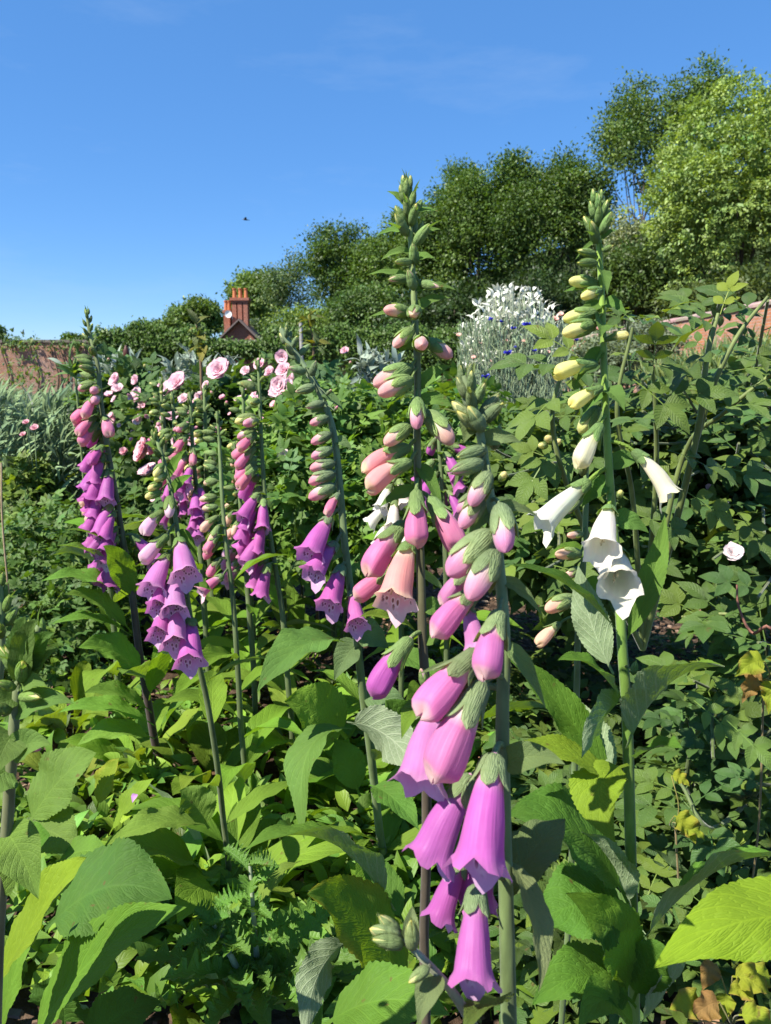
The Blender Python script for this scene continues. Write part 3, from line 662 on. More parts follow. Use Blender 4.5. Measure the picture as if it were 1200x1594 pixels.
# ------------------------------------------------------------------ trees and bushes beyond the walls
def crown_points(n, lobes):
    """points in the outer part of a set of ellipsoid lobes; returns positions, outward normals"""
    w = np.array([(l[1] * l[2]) for l in lobes], float); w /= w.sum()
    idx = rng.choice(len(lobes), n, p=w)
    dv = rdir(n); rad = rng.uniform(0.45, 1.0, (n, 1)) ** 0.45 * (1 + 0.12 * rng.normal(0, 1, (n, 1)))
    c = np.array([l[0] for l in lobes])[idx]; r = np.array([(l[1], l[1], l[2]) for l in lobes])[idx]
    return c + dv * rad * r, dv
def tree(px, py, rx, ry, d, label, col, n=9000, leaf=0.22, name='tree', cat='tree', nl=9, gap=0.75, trunk=True, clus=30, cl_r=0.5, yel=0.1, sv=0.22, group='trees on the slope behind the garden', bark=(0.10, 0.08, 0.06), crownw=None, limbs=5, tc=1.0, up=0.5):
    k = d / F; c = P(px, py, d); RX, RZ = rx * k, ry * k
    gz = float(hill_z(c[0], c[1])) if c[1] > 44 else 0.0
    root = thing(name, label, cat, (c[0], c[1], gz), group)
    lobes = [(c + np.array([0, 0, -0.08 * RZ]), RX * gap, RZ * gap * 0.98)]; leaf = leaf * 1.12; cl_r = cl_r * .85; n = int(n * 1.8); clus = int(clus * 1.3)
    for i in range(nl):
        v = rdir(1)[0]; v[2] = abs(v[2]) * 1.1 - 0.35; v = nz(v)
        rr = rng.uniform(0.28, 0.45)
        lobes.append((c + v * np.array([RX, RX, RZ]) * (1 - rr * 0.9), RX * rr, RZ * rr * rng.uniform(.8, 1.1)))
    nc = max(20, n // clus)
    cp, cn = crown_points(nc, lobes)
    # thin out so that gaps stay between clumps
    pos = (cp[:, None] + rng.normal(0, 1, (nc, clus, 3)) * cl_r * np.array([1, 1, 0.6])).reshape(-1, 3)
    nn_ = len(pos)
    dirs = nz(np.repeat(cn, clus, 0) * 0.6 + rng.normal(0, 0.7, (nn_, 3)) + np.array([0, 0, -0.25]))
    upn = nz(np.array([0, 0, up]) + np.repeat(cn, clus, 0) * 0.5 + rng.normal(0, 0.45, (nn_, 3)))
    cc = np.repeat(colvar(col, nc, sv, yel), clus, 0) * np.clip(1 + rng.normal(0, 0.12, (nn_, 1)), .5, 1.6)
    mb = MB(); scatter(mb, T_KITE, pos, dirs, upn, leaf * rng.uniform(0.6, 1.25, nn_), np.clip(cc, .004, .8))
    if trunk:
        mt = MB(); tr = max(0.12, 0.035 * RZ) * tc; base = np.array([c[0], c[1], gz - 0.3]); top = c + np.array([rng.normal(0, .15 * RX), 0, 0.45 * RZ])
        tp = smooth_curve([base, (base * .6 + top * .4) + rng.normal(0, .06 * RX, 3) * np.array([1, 1, 0]), top], 14)
        tube(mt, tp, np.linspace(tr, tr * .25, 14), 8, bark)
        for i in range(limbs):
            a = tp[rng.integers(4, 11)]; L = lobes[1 + i % max(1, nl)][0]
            tube(mt, smooth_curve([a, (a + L) / 2 + np.array([0, 0, -.08 * RZ]), L], 8), np.linspace(tr * .5, tr * .12, 8), 6, bark)
        mt.build('trunk', M['bark'], root, (c[0], c[1], gz))
    mb.build('crown', M['tree_leaf'], root, (c[0], c[1], c[2]))
    return root
DK, MID, LT, YG = (0.08, 0.14, 0.023), (0.11, 0.175, 0.032), (0.15, 0.225, 0.042), (0.12, 0.19, 0.05)
tree(252, 516, 34, 16, 66, 'low dark tree at the far left end of the wooded slope', DK, 2500, .3, nl=5, cl_r=.35, limbs=2)
tree(308, 496, 46, 30, 72, 'rounded green tree directly left of the house chimneys', MID, 5000, .3, nl=7, cl_r=.45, limbs=2)
tree(112, 528, 16, 9, 60, 'small dark conifer top showing over the back wall', DK, 900, .25, nl=3, cl_r=.22, limbs=1)
tree(-2, 522, 8, 14, 58, 'sliver of a tree at the left edge above the wall', DK, 500, .22, nl=3, cl_r=.22, limbs=1)
tree(398, 462, 52, 46, 74, 'mid green tree rising directly behind the house chimneys', MID, 6500, .3, nl=9, cl_r=.5)
tree(452, 452, 44, 62, 66, 'pale thin birch with whitish trunk right of the chimneys', (0.085, 0.13, 0.045), 4200, .2, nl=9, gap=.7, cl_r=.55, bark=(0.35, 0.32, 0.28), limbs=6)
tree(525, 425, 56, 80, 62, 'dark loose oak left of the tallest spike, on the skyline', (0.062, 0.112, 0.02), 9000, .24, nl=11, cl_r=.5, limbs=6)
tree(588, 440, 48, 84, 60, 'dark tree half hidden by the apricot spike top', DK, 8000, .24, nl=10, cl_r=.5)
tree(480, 510, 70, 34, 55, 'bright green bushy maple low behind the ivy', LT, 6500, .2, nl=8, cl_r=.45, limbs=3)
tree(580, 492, 66, 44, 52, 'light green spreading shrub tree above the clipped ivy', (0.075, 0.135, 0.03), 7500, .2, nl=9, cl_r=.42, limbs=3)
tree(400, 516, 50, 26, 56, 'grey green bush to the right of the house gable', (0.08, 0.125, 0.045), 4000, .2, nl=6, cl_r=.4, limbs=2)
tree(668, 420, 66, 108, 55, 'dark tree between the apricot spike and the tall wood', DK, 10000, .22, nl=11, cl_r=.5)
tree(742, 385, 78, 118, 51, 'tall dark green tree above the silver plant', DK, 13000, .2, nl=13, cl_r=.5)
tree(850, 360, 82, 130, 48, 'tallest dark oak of the wood, left of the white spike', (0.056, 0.105, 0.017), 15000, .19, nl=14, cl_r=.48, limbs=7)
tree(628, 400, 60, 84, 57, 'dark tree standing just right of the apricot spike top', DK, 8000, .22, nl=10, cl_r=.48)
tree(705, 350, 62, 96, 53, 'rounded dark tree left of the tallest oak, against the sky', (0.06, 0.115, 0.02), 9000, .2, nl=11, cl_r=.48)
tree(798, 330, 60, 92, 50, 'dense dark tree filling the skyline between the tall oaks', (0.06, 0.112, 0.018), 9000, .2, nl=11, cl_r=.46)
tree(908, 335, 46, 84, 46, 'narrow dark tree at the right end of the tall wood', DK, 7000, .19, nl=9, cl_r=.44)
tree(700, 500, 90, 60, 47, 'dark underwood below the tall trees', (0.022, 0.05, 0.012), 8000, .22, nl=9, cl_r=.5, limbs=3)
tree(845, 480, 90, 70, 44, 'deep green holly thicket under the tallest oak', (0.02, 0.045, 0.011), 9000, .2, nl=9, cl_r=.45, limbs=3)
tree(968, 415, 38, 82, 33, 'silver leaved willow behind the white spike', (0.25, 0.28, 0.17), 5500, .14, nl=10, gap=.7, cl_r=.32, bark=(0.16, 0.12, 0.1), yel=.05, limbs=7)
tree(1000, 235, 84, 112, 44, 'open crowned oak with sky showing through its branches', (0.085, 0.14, 0.026), 8000, .18, nl=17, gap=.42, cl_r=.42, limbs=12, tc=.7)
tree(1085, 170, 60, 70, 43, 'upper oak crown on the skyline behind the round tree', (0.085, 0.145, 0.026), 3600, .18, nl=11, gap=.5, cl_r=.4, limbs=9, tc=.7)
tree(1150, 318, 148, 190, 27, 'big rounded lime tree with bright tufted clumps at the right', (0.23, 0.32, 0.085), 42000, .13, nl=26, gap=.86, cl_r=.16, clus=26, yel=.06, sv=.14, limbs=9, up=0.9)
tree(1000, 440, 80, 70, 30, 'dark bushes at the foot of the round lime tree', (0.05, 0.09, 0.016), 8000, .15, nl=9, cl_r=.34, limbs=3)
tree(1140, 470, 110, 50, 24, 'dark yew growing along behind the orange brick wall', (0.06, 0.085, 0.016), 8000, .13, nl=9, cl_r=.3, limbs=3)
tree(1010, 535, 55, 34, 17.5, 'grey leaved buddleia in front of the orange wall', (0.16, 0.19, 0.13), 4500, .09, name='shrub', cat='shrub', nl=8, cl_r=.16, yel=.03, limbs=4, group='shrubs against the walls')

tree(935, 570, 62, 52, 15, 'pale grey green shrub between the silvery plant and the orange wall', (0.17, 0.21, 0.13), 5000, .08, name='shrub', cat='shrub', nl=9, cl_r=.15, yel=.03, limbs=4, group='shrubs against the walls')
# ivy on the back wall
def ivy(spans, label, n, leaf, col, name='ivy', thick=.5, cl=24):
    c0 = P(*spans[0][:2], WY)
    root = thing(name, label, 'climber', (c0[0], WY - .05, 0), 'ivy growing over the back wall')
    mb = MB()
    for (x0, y0, x1, y1, w) in spans:
        a, b = P(x0, y0, WY - .3), P(x1, y1, WY - .3)
        nc = int(n * w / cl)
        px = rng.uniform(a[0], b[0], nc); pz = b[2] + (a[2] - b[2]) * np.clip(rng.beta(1.3, 1.1, nc) + 0.10 * np.sin(px * 2.1) + .06 * np.sin(px * 5.3), -.1, 1.12)
        py = WY - .05 - rng.uniform(0, thick, nc) * (0.5 + 0.5 * np.sin((pz - b[2]) / max(.1, (a[2] - b[2])) * 3.0))
        cp = np.stack([px, py, pz], 1)
        pos = (cp[:, None] + rng.normal(0, 1, (nc, cl, 3)) * np.array([.16, .10, .13])).reshape(-1, 3); m = len(pos)
        cc = np.repeat(colvar(col, nc, .2, .08), cl, 0)
        scatter(mb, T_KITE, pos, nz(rng.normal(0, .6, (m, 3)) + np.array([0, -.2, -.7])), nz(rng.normal(0, .4, (m, 3)) + np.array([0, -.7, .7])), leaf * rng.uniform(.6, 1.3, m), cc)
    mb.build('foliage', M['tree_leaf'], root, (c0[0], WY, 2))
    ms = MB()
    for (x0, y0, x1, y1, w) in spans:
        a, b = P(x0, y0, WY), P(x1, y1, WY)
        for i in range(4):
            x = rng.uniform(a[0], b[0]); ms = MB(); tube(ms, smooth_curve([(x, WY - .05, 0), (x + .2, WY - .08, 1.0), (x - .1, WY - .1, max(b[2], 1.2)), (x + .1, WY - .15, (a[2] + b[2]) / 2)], 10), np.linspace(.05, .015, 10), 6, (0.1, 0.075, 0.05)); ms.build('stem', M['bark'], root, (x, WY, 0))
ivy([(160, 512, 250, 575, 1.0), (240, 516, 328, 560, .85), (330, 536, 415, 550, .4), (420, 516, 560, 560, 1.1), (540, 514, 720, 580, 1.2), (300, 540, 345, 590, .3)], 'thick dark ivy hedge mounded over the back wall in front of the house', 15000, .16, (0.08, 0.15, 0.025))
ivy([(15, 528, 120, 540, .5), (120, 530, 160, 545, .2)], 'thin bright creeper trailing along the top of the bare brick wall', 900, .13, (0.075, 0.15, 0.03), thick=.3)

# ================================================================== BEDS: SHRUBS, HERBS, ROSES
PINKS = [(0.80, 0.33, 0.46), (0.82, 0.42, 0.54), (0.80, 0.28, 0.36), (0.84, 0.52, 0.60)]
def rose(parent, c, r, facing, col, name='rose_flower', layers=5, openn=1.0, tip=None):
    """a many petalled cupped rose head of radius r"""
    fz = nz(np.asarray(facing, float)); a = RIGHT if abs(fz[0]) < .8 else np.array([0, 0, 1.0]); X = nz(np.cross(fz, a)); Y = np.cross(fz, X)
    mb = MB(); c = np.asarray(c, float)
    for l in range(layers):
        f = l / max(1, layers - 1); npet = 6 - (l > 2); rr = r * (1.0 - 0.72 * f); open_a = (1.25 - 1.05 * f) * openn
        for i in range(npet):
            az = 2 * np.pi * (i + 0.5 * (l % 2)) / npet + rng.normal(0, .12)
            h = X * math.cos(az) + Y * math.sin(az); s = np.cross(fz, h)
            u = np.linspace(0, 1, 6); v = np.linspace(-1, 1, 5)
            oa = open_a * rng.uniform(.85, 1.12)
            th = 0.25 + u * oa; cum = np.cumsum(np.stack([np.sin(th), np.cos(th)], 1) / 6, 0) - np.stack([np.sin(th), np.cos(th)], 1)[:1] / 6
            w = 0.62 * np.sqrt(np.clip(np.sin(np.pi * (0.12 + 0.80 * u)), 0, 1)) * rng.uniform(.9, 1.15)
            ruf = rng.normal(0, .05, (6, 5)) * u[:, None]
            rad = cum[:, 0:1] - 0.14 * (v[None] ** 2) * (1 - 0.3 * u[:, None]) + ruf; hei = cum[:, 1:2] + 0.16 * v[None] ** 2 * (1 - u[:, None] * .6) + ruf * .7
            p = c + rr * (h * rad[..., None] + fz * (hei - 0.15)[..., None] + s * (w[:, None] * v[None])[..., None])
            cc = np.asarray(col) * (1.0 + rng.normal(0, .05)); cc = np.clip(cc[None] * (1 - .0 * u[:, None]) + (np.array([.06, .14, .12]) * (1 - f) * u[:, None]), 0, .9)
            mb.grid(p.reshape(-1, 3), 6, 5, False, np.repeat(cc, 5, 0), np.stack(np.broadcast_arrays((v * .5 + .5)[None], u[:, None]), -1))
    return mb.build(name, M['rose_petal'], parent, c)
def rosebud(parent, c, r, facing, col, name='rose_bud'):
    c = np.asarray(c, float); f = nz(np.asarray(facing, float))
    return flower(parent, c - f * r * 1.2, c - f * r, c + f * r, 'bud', col, na=12, name=name, fat=1.15)
def cane_bush(root, base, tips, cane_r=.004, per=14, tmp=T_COMP, size=.11, col=(0.045, 0.10, 0.026), mat='rose_leaf', near=0, spread=1.0, start=.25, cane_col=(0.11, 0.14, 0.045), sizes=None, names='leaf', extra=None):
    """arching canes from the base to given tips, with compound leaves up each; the nearest are parts of their own"""
    P_, D_, U_, S_ = [], [], [], []
    for ti, tp in enumerate(tips):
        b = np.asarray(base, float) + np.array([rng.normal(0, .03), rng.normal(0, .03), 0]); tp = np.asarray(tp, float)
        hgt = tp[2] - b[2]
        c1 = b + (tp - b) * np.array([.28, .28, .55]) + rng.normal(0, .05, 3); c2 = b + (tp - b) * np.array([.65, .65, .9]) + rng.normal(0, .04, 3)
        pts = smooth_curve([b, c1, c2, tp], 24); mb = MB()
        tube(mb, pts, np.linspace(cane_r, cane_r * .45, 24), 6, vary(cane_col, .15))
        mb.build('cane', M['stem'], root, b)
        T = nz(np.gradient(pts, axis=0))
        for i in range(per):
            f = start + (1 - start) * (i + rng.uniform(0, 1)) / per; k = min(23, int(f * 23))
            az = i * 2.4 + rng.normal(0, .4); h = np.array([math.cos(az), math.sin(az), rng.uniform(-.1, .55)])
            P_.append(pts[k]); D_.append(nz(h * spread + T[k] * .45)); U_.append(nz(np.array([-.25, -.3, 1.0]) + rng.normal(0, .33, 3))); S_.append(size * rng.uniform(.6, 1.2))
    if extra is not None:
        for e in extra: P_.append(e[0]); D_.append(e[1]); U_.append(e[2]); S_.append(e[3])
    P_, D_, U_, S_ = map(np.array, (P_, D_, U_, S_)); cc = colvar(col, len(P_), .2, .14)
    d = np.array([to_px(p)[2] for p in P_]); px = np.array([to_px(p)[0] for p in P_]); py = np.array([to_px(p)[1] for p in P_])
    order = np.argsort(d + 10 * ((px < -40) | (px > 1240) | (py > 1600)))
    nr = order[:near]; fr = order[near:]
    for i in nr:
        mb = MB(); scatter(mb, T_COMP_NEAR if tmp is T_COMP else tmp, P_[i:i + 1], D_[i:i + 1], U_[i:i + 1], S_[i:i + 1], cc[i:i + 1]); mb.build(names, M[mat], root, P_[i])
    if len(fr):
        mb = MB(); scatter(mb, tmp, P_[fr], D_[fr], U_[fr], S_[fr], cc[fr]); o = mb.build('foliage', M[mat], root, base)
        if near: o['kind'] = 'stuff'
    return P_
def blob_foliage(root, blobs, n, tmp, size, col, mat='small_leaf', upb=(0, -.2, .9), name='foliage', dirb=(0, 0, 0.1), yel=.12, sv=.22, jit=.45):
    mb = MB(); lob = [(np.asarray(c, float), r, rz) for c, r, rz in blobs]
    pos, dv = crown_points(n, lob); ok = pos[:, 2] > 0.01; pos, dv = pos[ok], dv[ok]; n = len(pos)
    scatter(mb, tmp, pos, nz(dv * .6 + rng.normal(0, .6, (n, 3)) + np.array(dirb)), nz(np.array(upb) + dv * .4 + rng.normal(0, jit, (n, 3))), size * rng.uniform(.55, 1.25, n), colvar(col, n, sv, yel))
    return mb.build(name, M[mat], root, pos.mean(0))
def gnd(c): return np.array([c[0], c[1], 0.0])

# ---- pink rose bushes in the middle distance
def pink_bush(spec, label, flowers, buds, d, n=2600, col=(0.065, 0.13, 0.03), size=.045, rsz=.045, nsm=14):
    blobs = [(P(x, y, d + dd), rx * d / F, ry * d / F) for x, y, rx, ry, dd in spec]
    base = gnd(blobs[0][0]); root = thing('rose_bush', label, 'rose bush', base, 'rose bushes in the flower bed')
    blob_foliage(root, blobs, n, T_COMP_FAR, size * 2.0, col, 'rose_leaf')
    for c, r, rz in blobs:
        for q in range(3):
            t = c + rng.normal(0, .5, 3) * np.array([r, r * .5, 0]) + np.array([0, 0, rz * .8]); mb = MB(); tube(mb, smooth_curve([base + rng.normal(0, .02, 3) * np.array([1, 1, 0]), (base + t) / 2 + rng.normal(0, .04, 3), t], 12), np.linspace(.006, .0025, 12), 6, (0.12, 0.12, 0.05)); mb.build('cane', M['stem'], root, base)
    for (x, y, w, cidx, dd) in flowers:
        c = P(x, y, d + dd); rose(root, c, w * (d + dd) / F / 2 * 1.5, np.array([-.35 + rng.normal(0, .25), -.75, .55 + rng.normal(0, .25)]), PINKS[cidx], layers=4)
    for q in range(nsm):
        bx, by, brx, bry, bd_ = spec[q % len(spec)]; x = bx + rng.uniform(-1, 1) * brx; y = by - 10 + rng.uniform(-.8, .5) * bry; w = rng.uniform(6, 16); dq = d - rng.uniform(.25, .45); rose(root, P(x, y, dq), w * dq / F / 2 * 1.4, np.array([-.35 + rng.normal(0, .4), -.7, .5 + rng.normal(0, .4)]), PINKS[rng.integers(0, 4)], layers=int(rng.integers(2, 4)), openn=rng.uniform(.55, 1.1))
    for (x, y, w, pal) in buds:
        rosebud(root, P(x, y, d - .25 + rng.normal(0, .05)), w * d / F / 2 * .85, np.array([rng.normal(0, .4), -.4, .8]), pal)
    return root
pink_bush([(340, 668, 100, 78, .1), (270, 678, 80, 70, 0), (400, 668, 70, 72, .1), (330, 780, 140, 100, .1)], 'large pink rose bush below the house with full blooms above the foxgloves',
          [(343, 578, 38, 1, -.3), (278, 598, 36, 1, -.3), (262, 606, 24, 3, -.25), (225, 702, 38, 2, -.45), (287, 622, 18, 3, -.2), (390, 600, 18, 3, -.2), (405, 568, 20, 0, -.2), (383, 578, 16, 3, -.15), (268, 650, 20, 1, -.3), (300, 690, 18, 3, -.3), (322, 600, 14, 1, -.3), (372, 622, 14, 3, -.3), (384, 632, 14, 2, -.3), (215, 655, 16, 3, -.2), (232, 735, 30, 3, -.4), (250, 668, 14, 1, -.3)],
          [(300, 640, 10, 'pink'), (352, 628, 10, 'pink'), (330, 612, 9, 'apricot'), (318, 668, 10, 'pink'), (240, 620, 9, 'apricot'), (394, 655, 10, 'pink')], 2.5, 2600, nsm=40)
pink_bush([(450, 655, 55, 75, 0), (500, 668, 55, 64, .2), (470, 740, 75, 64, .2)], 'pink rose bush with a cluster of loose blooms in front of the ivy',
          [(443, 578, 26, 0, -.25), (436, 600, 28, 1, -.3), (452, 590, 24, 3, -.3), (440, 556, 22, 1, -.2), (430, 612, 22, 3, -.3), (456, 605, 20, 3, -.25), (420, 580, 18, 0, -.2), (537, 547, 14, 0, .1), (575, 637, 14, 1, -.2), (470, 636, 14, 3, -.2), (478, 628, 12, 0, -.2), (500, 642, 12, 3, -.2)],
          [(462, 560, 8, 'pink'), (486, 600, 8, 'apricot'), (467, 672, 10, 'pink'), (545, 565, 8, 'apricot'), (478, 688, 9, 'pink')], 2.4, 1500, nsm=30)
pink_bush([(200, 645, 55, 62, 0), (180, 655, 40, 56, 0), (215, 720, 50, 60, 0)], 'smaller rose bush with pale pink clusters beside the wooden stake',
          [(181, 592, 22, 1, -.2), (184, 606, 18, 3, -.22), (212, 592, 16, 1, -.2), (214, 612, 18, 3, -.2), (207, 622, 15, 0, -.2), (228, 617, 12, 3, -.2), (178, 652, 14, 1, -.25), (205, 640, 10, 0, -.2)],
          [(168, 560, 8, 'apricot'), (225, 570, 8, 'cream'), (190, 640, 8, 'cream'), (200, 655, 9, 'cream')], 2.7, 900, size=.05, nsm=20)
# ---- far fill: a long rough mass of planting in front of the back wall
root = thing('shrub', 'broad band of mixed green planting between the roses and the back wall', 'shrub', gnd(P(450, 620, 6)), 'rose bushes in the flower bed')
blob_foliage(root, [(P(x, y, 6.2), 70 * 6.2 / F, 62 * 6.2 / F) for x, y in ((160, 660), (270, 655), (390, 652), (520, 648), (640, 650), (700, 660), (820, 660))], 4200, T_COMP_FAR, .13, (0.075, 0.14, 0.04), 'rose_leaf')
# reddish new shoots standing above the roses
for (x, y, yb, lab) in ((305, 505, 580, 'thin rose shoot with bronze leaf tips in front of the house gable'), (480, 498, 575, 'thin bronze leaved rose shoot right of the house, by the post')):
    a, b = P(x, y, 2.4), P(x + 8, yb, 2.4); root = thing('rose_shoot', lab, 'rose shoot', gnd(b), 'tall shoots above the roses'); mb = MB(); pts = smooth_curve([a, (a + b) / 2 + np.array([.01, 0, 0]), b, gnd(b)], 20); tube(mb, pts, np.linspace(.002, .006, 20), 6, (0.16, 0.10, 0.05)); mb.build('stem', M['stem'], root, b)
    k = 26; mb = MB(); i = rng.integers(0, 10, k); scatter(mb, T_LEAF, pts[i], nz(rng.normal(0, 1, (k, 3)) + np.array([0, -.2, .3])), nz(rng.normal(0, .4, (k, 3)) + np.array([0, -.3, 1])), rng.uniform(.03, .06, k), colvar((0.13, 0.15, 0.035), k, .2, .3)); mb.build('foliage', M['rose_leaf'], root, a)
# ---- the bright green bush in the middle
b0 = P(520, 760, 2.0)
root = thing('rose_bush', 'low sunny bush of small fresh green leaves between the foxglove spikes', 'rose bush', gnd(b0), 'rose bushes in the flower bed')
blob_foliage(root, [(P(500, 700, 2.05), .17, .15), (P(570, 690, 2.1), .17, .14), (P(620, 760, 2.0), .18, .16), (P(480, 790, 1.9), .16, .15), (P(560, 810, 1.9), .18, .17), (P(690, 700, 2.1), .2, .16), (P(430, 760, 2.0), .14, .17), (P(745, 700, 2.2), .15, .1)], 4200, T_COMP, .075, (0.11, 0.21, 0.04), 'small_leaf', sv=.25)
for q in range(7):
    t = P(rng.uniform(460, 660), rng.uniform(640, 760), 2.0); mb = MB(); tube(mb, smooth_curve([gnd(b0), (gnd(b0) + t) / 2, t], 10), np.linspace(.005, .002, 10), 6, (0.12, 0.13, 0.04)); mb.build('cane', M['stem'], root, gnd(b0))
rose(root, P(441, 708, 1.85), .022, (-.2, -.8, .5), (0.84, 0.82, 0.74), layers=3)
# ---- silver plant with cornflowers
d = 3.1; c0 = P(795, 640, d)
root = thing('silver_plant', 'tall silvery artemisia with felted white leaf tips beside the white spike', 'plant', gnd(c0))
mb = MB(); tips = []
for i in range(260):
    a = rng.uniform(0, 6.28); q = math.sqrt(rng.uniform(0, 1)); ex = 84 * q * math.cos(a); 
    topy = 447 + 62 * (ex / 84) ** 2 + rng.uniform(0, 62) * (0.3 + .7 * q)
    t = P(796 + ex * 1.02 + 4, topy, d + .16 * q * math.sin(a)); b = gnd(c0) + np.array([ex * .3 * d / F, .1 * q * math.sin(a), 0])
    pts = smooth_curve([b, b + (t - b) * np.array([.3, .3, .5]) + rng.normal(0, .012, 3), t], 12); tube(mb, pts, np.linspace(.004, .002, 12), 5, vary((0.27, 0.32, 0.21), .1)); tips.append(pts)
mb.build('stem', M['stem'], root, gnd(c0))
PT, DD, UU, SS, CC = [], [], [], [], []
for pts in tips:
    for f in np.concatenate([np.linspace(.35, .8, 12), np.linspace(.81, 1, 20)]):
        a = pts[int(f * 11)] + rng.normal(0, .004, 3); az = rng.uniform(0, 6.28); top = f > .80
        PT.append(a); h = np.array([math.cos(az), math.sin(az), rng.uniform(.5, 1.4) if not top else rng.uniform(.1, 1.2)]); DD.append(h); UU.append(rng.normal(0, .4, 3) + np.array([-.1, -.2, 1])); SS.append(rng.uniform(.026, .042) * (1.1 if top else .9)); CC.append(np.array((0.72, 0.73, 0.63) if top else (0.28, 0.33, 0.21)) * rng.uniform(.85, 1.15))
mb = MB(); scatter(mb, T_FELT, np.array(PT), np.array(DD), np.array(UU), np.array(SS), np.array(CC)); mb.build('foliage', M['silver_leaf'], root, c0)
d = 2.9; rootc = thing('cornflower', 'clump of blue cornflowers on thin grey stems in front of the silvery plant', 'cornflowers', gnd(P(790, 640, d)))
mb = MB()
for i in range(120):
    t = P(rng.uniform(715, 890), rng.uniform(490, 640), d + rng.uniform(-.08, .1)); b = gnd(P(795 + rng.normal(0, 45), 600, d)); tube(mb, smooth_curve([b, (b + t) / 2 + rng.normal(0, .015, 3), t], 9), np.linspace(.0026, .0014, 9), 4, vary((0.22, 0.29, 0.17), .12))
mb.build('stem', M['stem'], rootc, gnd(P(790, 640, d)))
k = 1500; pp = np.stack([P(rng.uniform(712, 888), rng.uniform(510, 690), d + rng.uniform(-.1, .1)) for _ in range(k)]); mb = MB()
scatter(mb, T_BLADE, pp, nz(np.array([0, 0, 1.0]) + rng.normal(0, .35, (k, 3))), nz(np.array([0, -1.0, .2]) + rng.normal(0, .4, (k, 3))), rng.uniform(.035, .07, k), colvar((0.24, 0.31, 0.18), k, .15, .03)); mb.build('foliage', M['silver_leaf'], rootc, gnd(P(790, 640, d)))
for (x, y, w) in ((764, 498, 9), (781, 502, 8), (820, 507, 14), (799, 512, 9), (790, 551, 14), (831, 547, 10), (787, 566, 11), (757, 590, 16), (802, 541, 6), (834, 558, 6), (897, 530, 8), (760, 586, 9)):
    c = P(x, y, d - .12); r = w * d / F / 2 * 1.15; k = 26; mb = MB(); az = rng.uniform(0, 6.28, k); h = np.stack([np.cos(az), np.sin(az) * .8 - .3, rng.uniform(.1, 1.1, k)], 1)
    scatter(mb, T_KITE, np.repeat(c[None], k, 0), h, rng.normal(0, .5, (k, 3)) + np.array([0, -.5, .8]), r * rng.uniform(.7, 1.15, k), colvar((0.05, 0.05, 0.50), k, .2, 0))
    tube(mb, [c + np.array([0, 0, -r * .9]), c + np.array([0, 0, -r * .45]), c], [r * .12, r * .34, r * .25], 8, (0.16, 0.2, 0.1)); mb.build('flower_head', M['paint'], rootc, c)
root = thing('californian_poppy', 'small orange poppies scattered among the grey cornflower stems', 'poppies', gnd(P(760, 560, 3.0)))
mbs = MB()
for (x, y, w) in ((714, 522, 10), (737, 557, 10), (864, 497, 14), (873, 490, 12), (788, 530, 7), (815, 531, 7), (747, 534, 6), (854, 548, 8), (763, 562, 7), (796, 555, 6), (930, 512, 10), (925, 560, 8)):
    c = P(x, y, 2.85); rose(root, c, w * 2.85 / F / 2 * 1.15, (rng.normal(0, .3), -.6, .7), (0.82, 0.33, 0.08), layers=2, name='flower_head'); tube(mbs, smooth_curve([c, (c + gnd(c)) / 2 + rng.normal(0, .03, 3), gnd(c)], 8), .0015, 5, (0.2, 0.25, 0.12))
mbs.build('stem', M['stem'], root, gnd(P(760, 560, 3.0)))
# pale sage like sprigs behind the roses
for (x, y, yb, k, lab) in ((568, 545, 620, 1, 'pale grey leaved sprig standing above the roses left of the apricot spike'), (592, 560, 630, 1, 'shorter grey sprig next to the apricot spike, behind its bracts'), (220, 560, 640, 5, 'grey leaved bushy plant behind the stake and the pale roses')):
    a = P(x, y, 2.9); root = thing('grey_plant', lab, 'plant', gnd(P(x, yb, 2.9)), 'grey leaved plants behind the roses'); mb = MB(); ml = MB()
    for q in range(k * 3):
        t = a + np.array([rng.normal(0, .02 if k == 1 else .16), 0, -abs(rng.normal(0, .02)) * (1 if k == 1 else 2)]); b = P(x, yb, 2.9); pts = smooth_curve([gnd(b), b + np.array([t[0] - b[0], 0, 0]) * .6, t], 12); tube(mb, pts, np.linspace(.004, .002, 12), 5, (0.22, 0.26, 0.2)); m = 22; i = rng.integers(5, 12, m); scatter(ml, T_LANCE, pts[i], nz(rng.normal(0, 1, (m, 3)) + np.array([0, -.3, .8])), nz(rng.normal(0, .5, (m, 3)) + np.array([0, -.4, .8])), rng.uniform(.05, .1, m), colvar((0.27, 0.33, 0.26), m, .15, .02))
    mb.build('stem', M['stem'], root, gnd(b)); ml.build('foliage', M['silver_leaf'], root, a)
# ---- left: grey green feathery mass, small shrub, low herbs
k = 11000; mb = MB(); d_ = rng.uniform(2.6, 4.6, k); px = rng.uniform(-60, 185, k); top = 622 + 14 * np.sin(px / 30) + np.clip(px - 60, 0, 200) * .3
py = top + rng.beta(1, 1.6, k) * 260; pp = np.stack([P(a, b, c) for a, b, c in zip(px, py, d_)]); ok = pp[:, 2] > .02; pp = pp[ok]; k = len(pp)
scatter(mb, T_NARROW, pp, nz(np.array([.45, -.1, .55]) + rng.normal(0, .35, (k, 3))), nz(np.array([-.5, -.5, .7]) + rng.normal(0, .4, (k, 3))), rng.uniform(.06, .13, k), colvar((0.19, 0.27, 0.14), k, .22, .04))
o = mb.build('tall_herbs', M['silver_leaf'], None, gnd(P(60, 700, 3.5))); tag(o, 'mass of feathery grey green foliage at the left below the brick wall', 'tall herbs', kind='stuff')
root = thing('scabious', 'three small crimson flower heads in the grey green foliage at the left', 'flowers', gnd(P(50, 700, 2.7)))
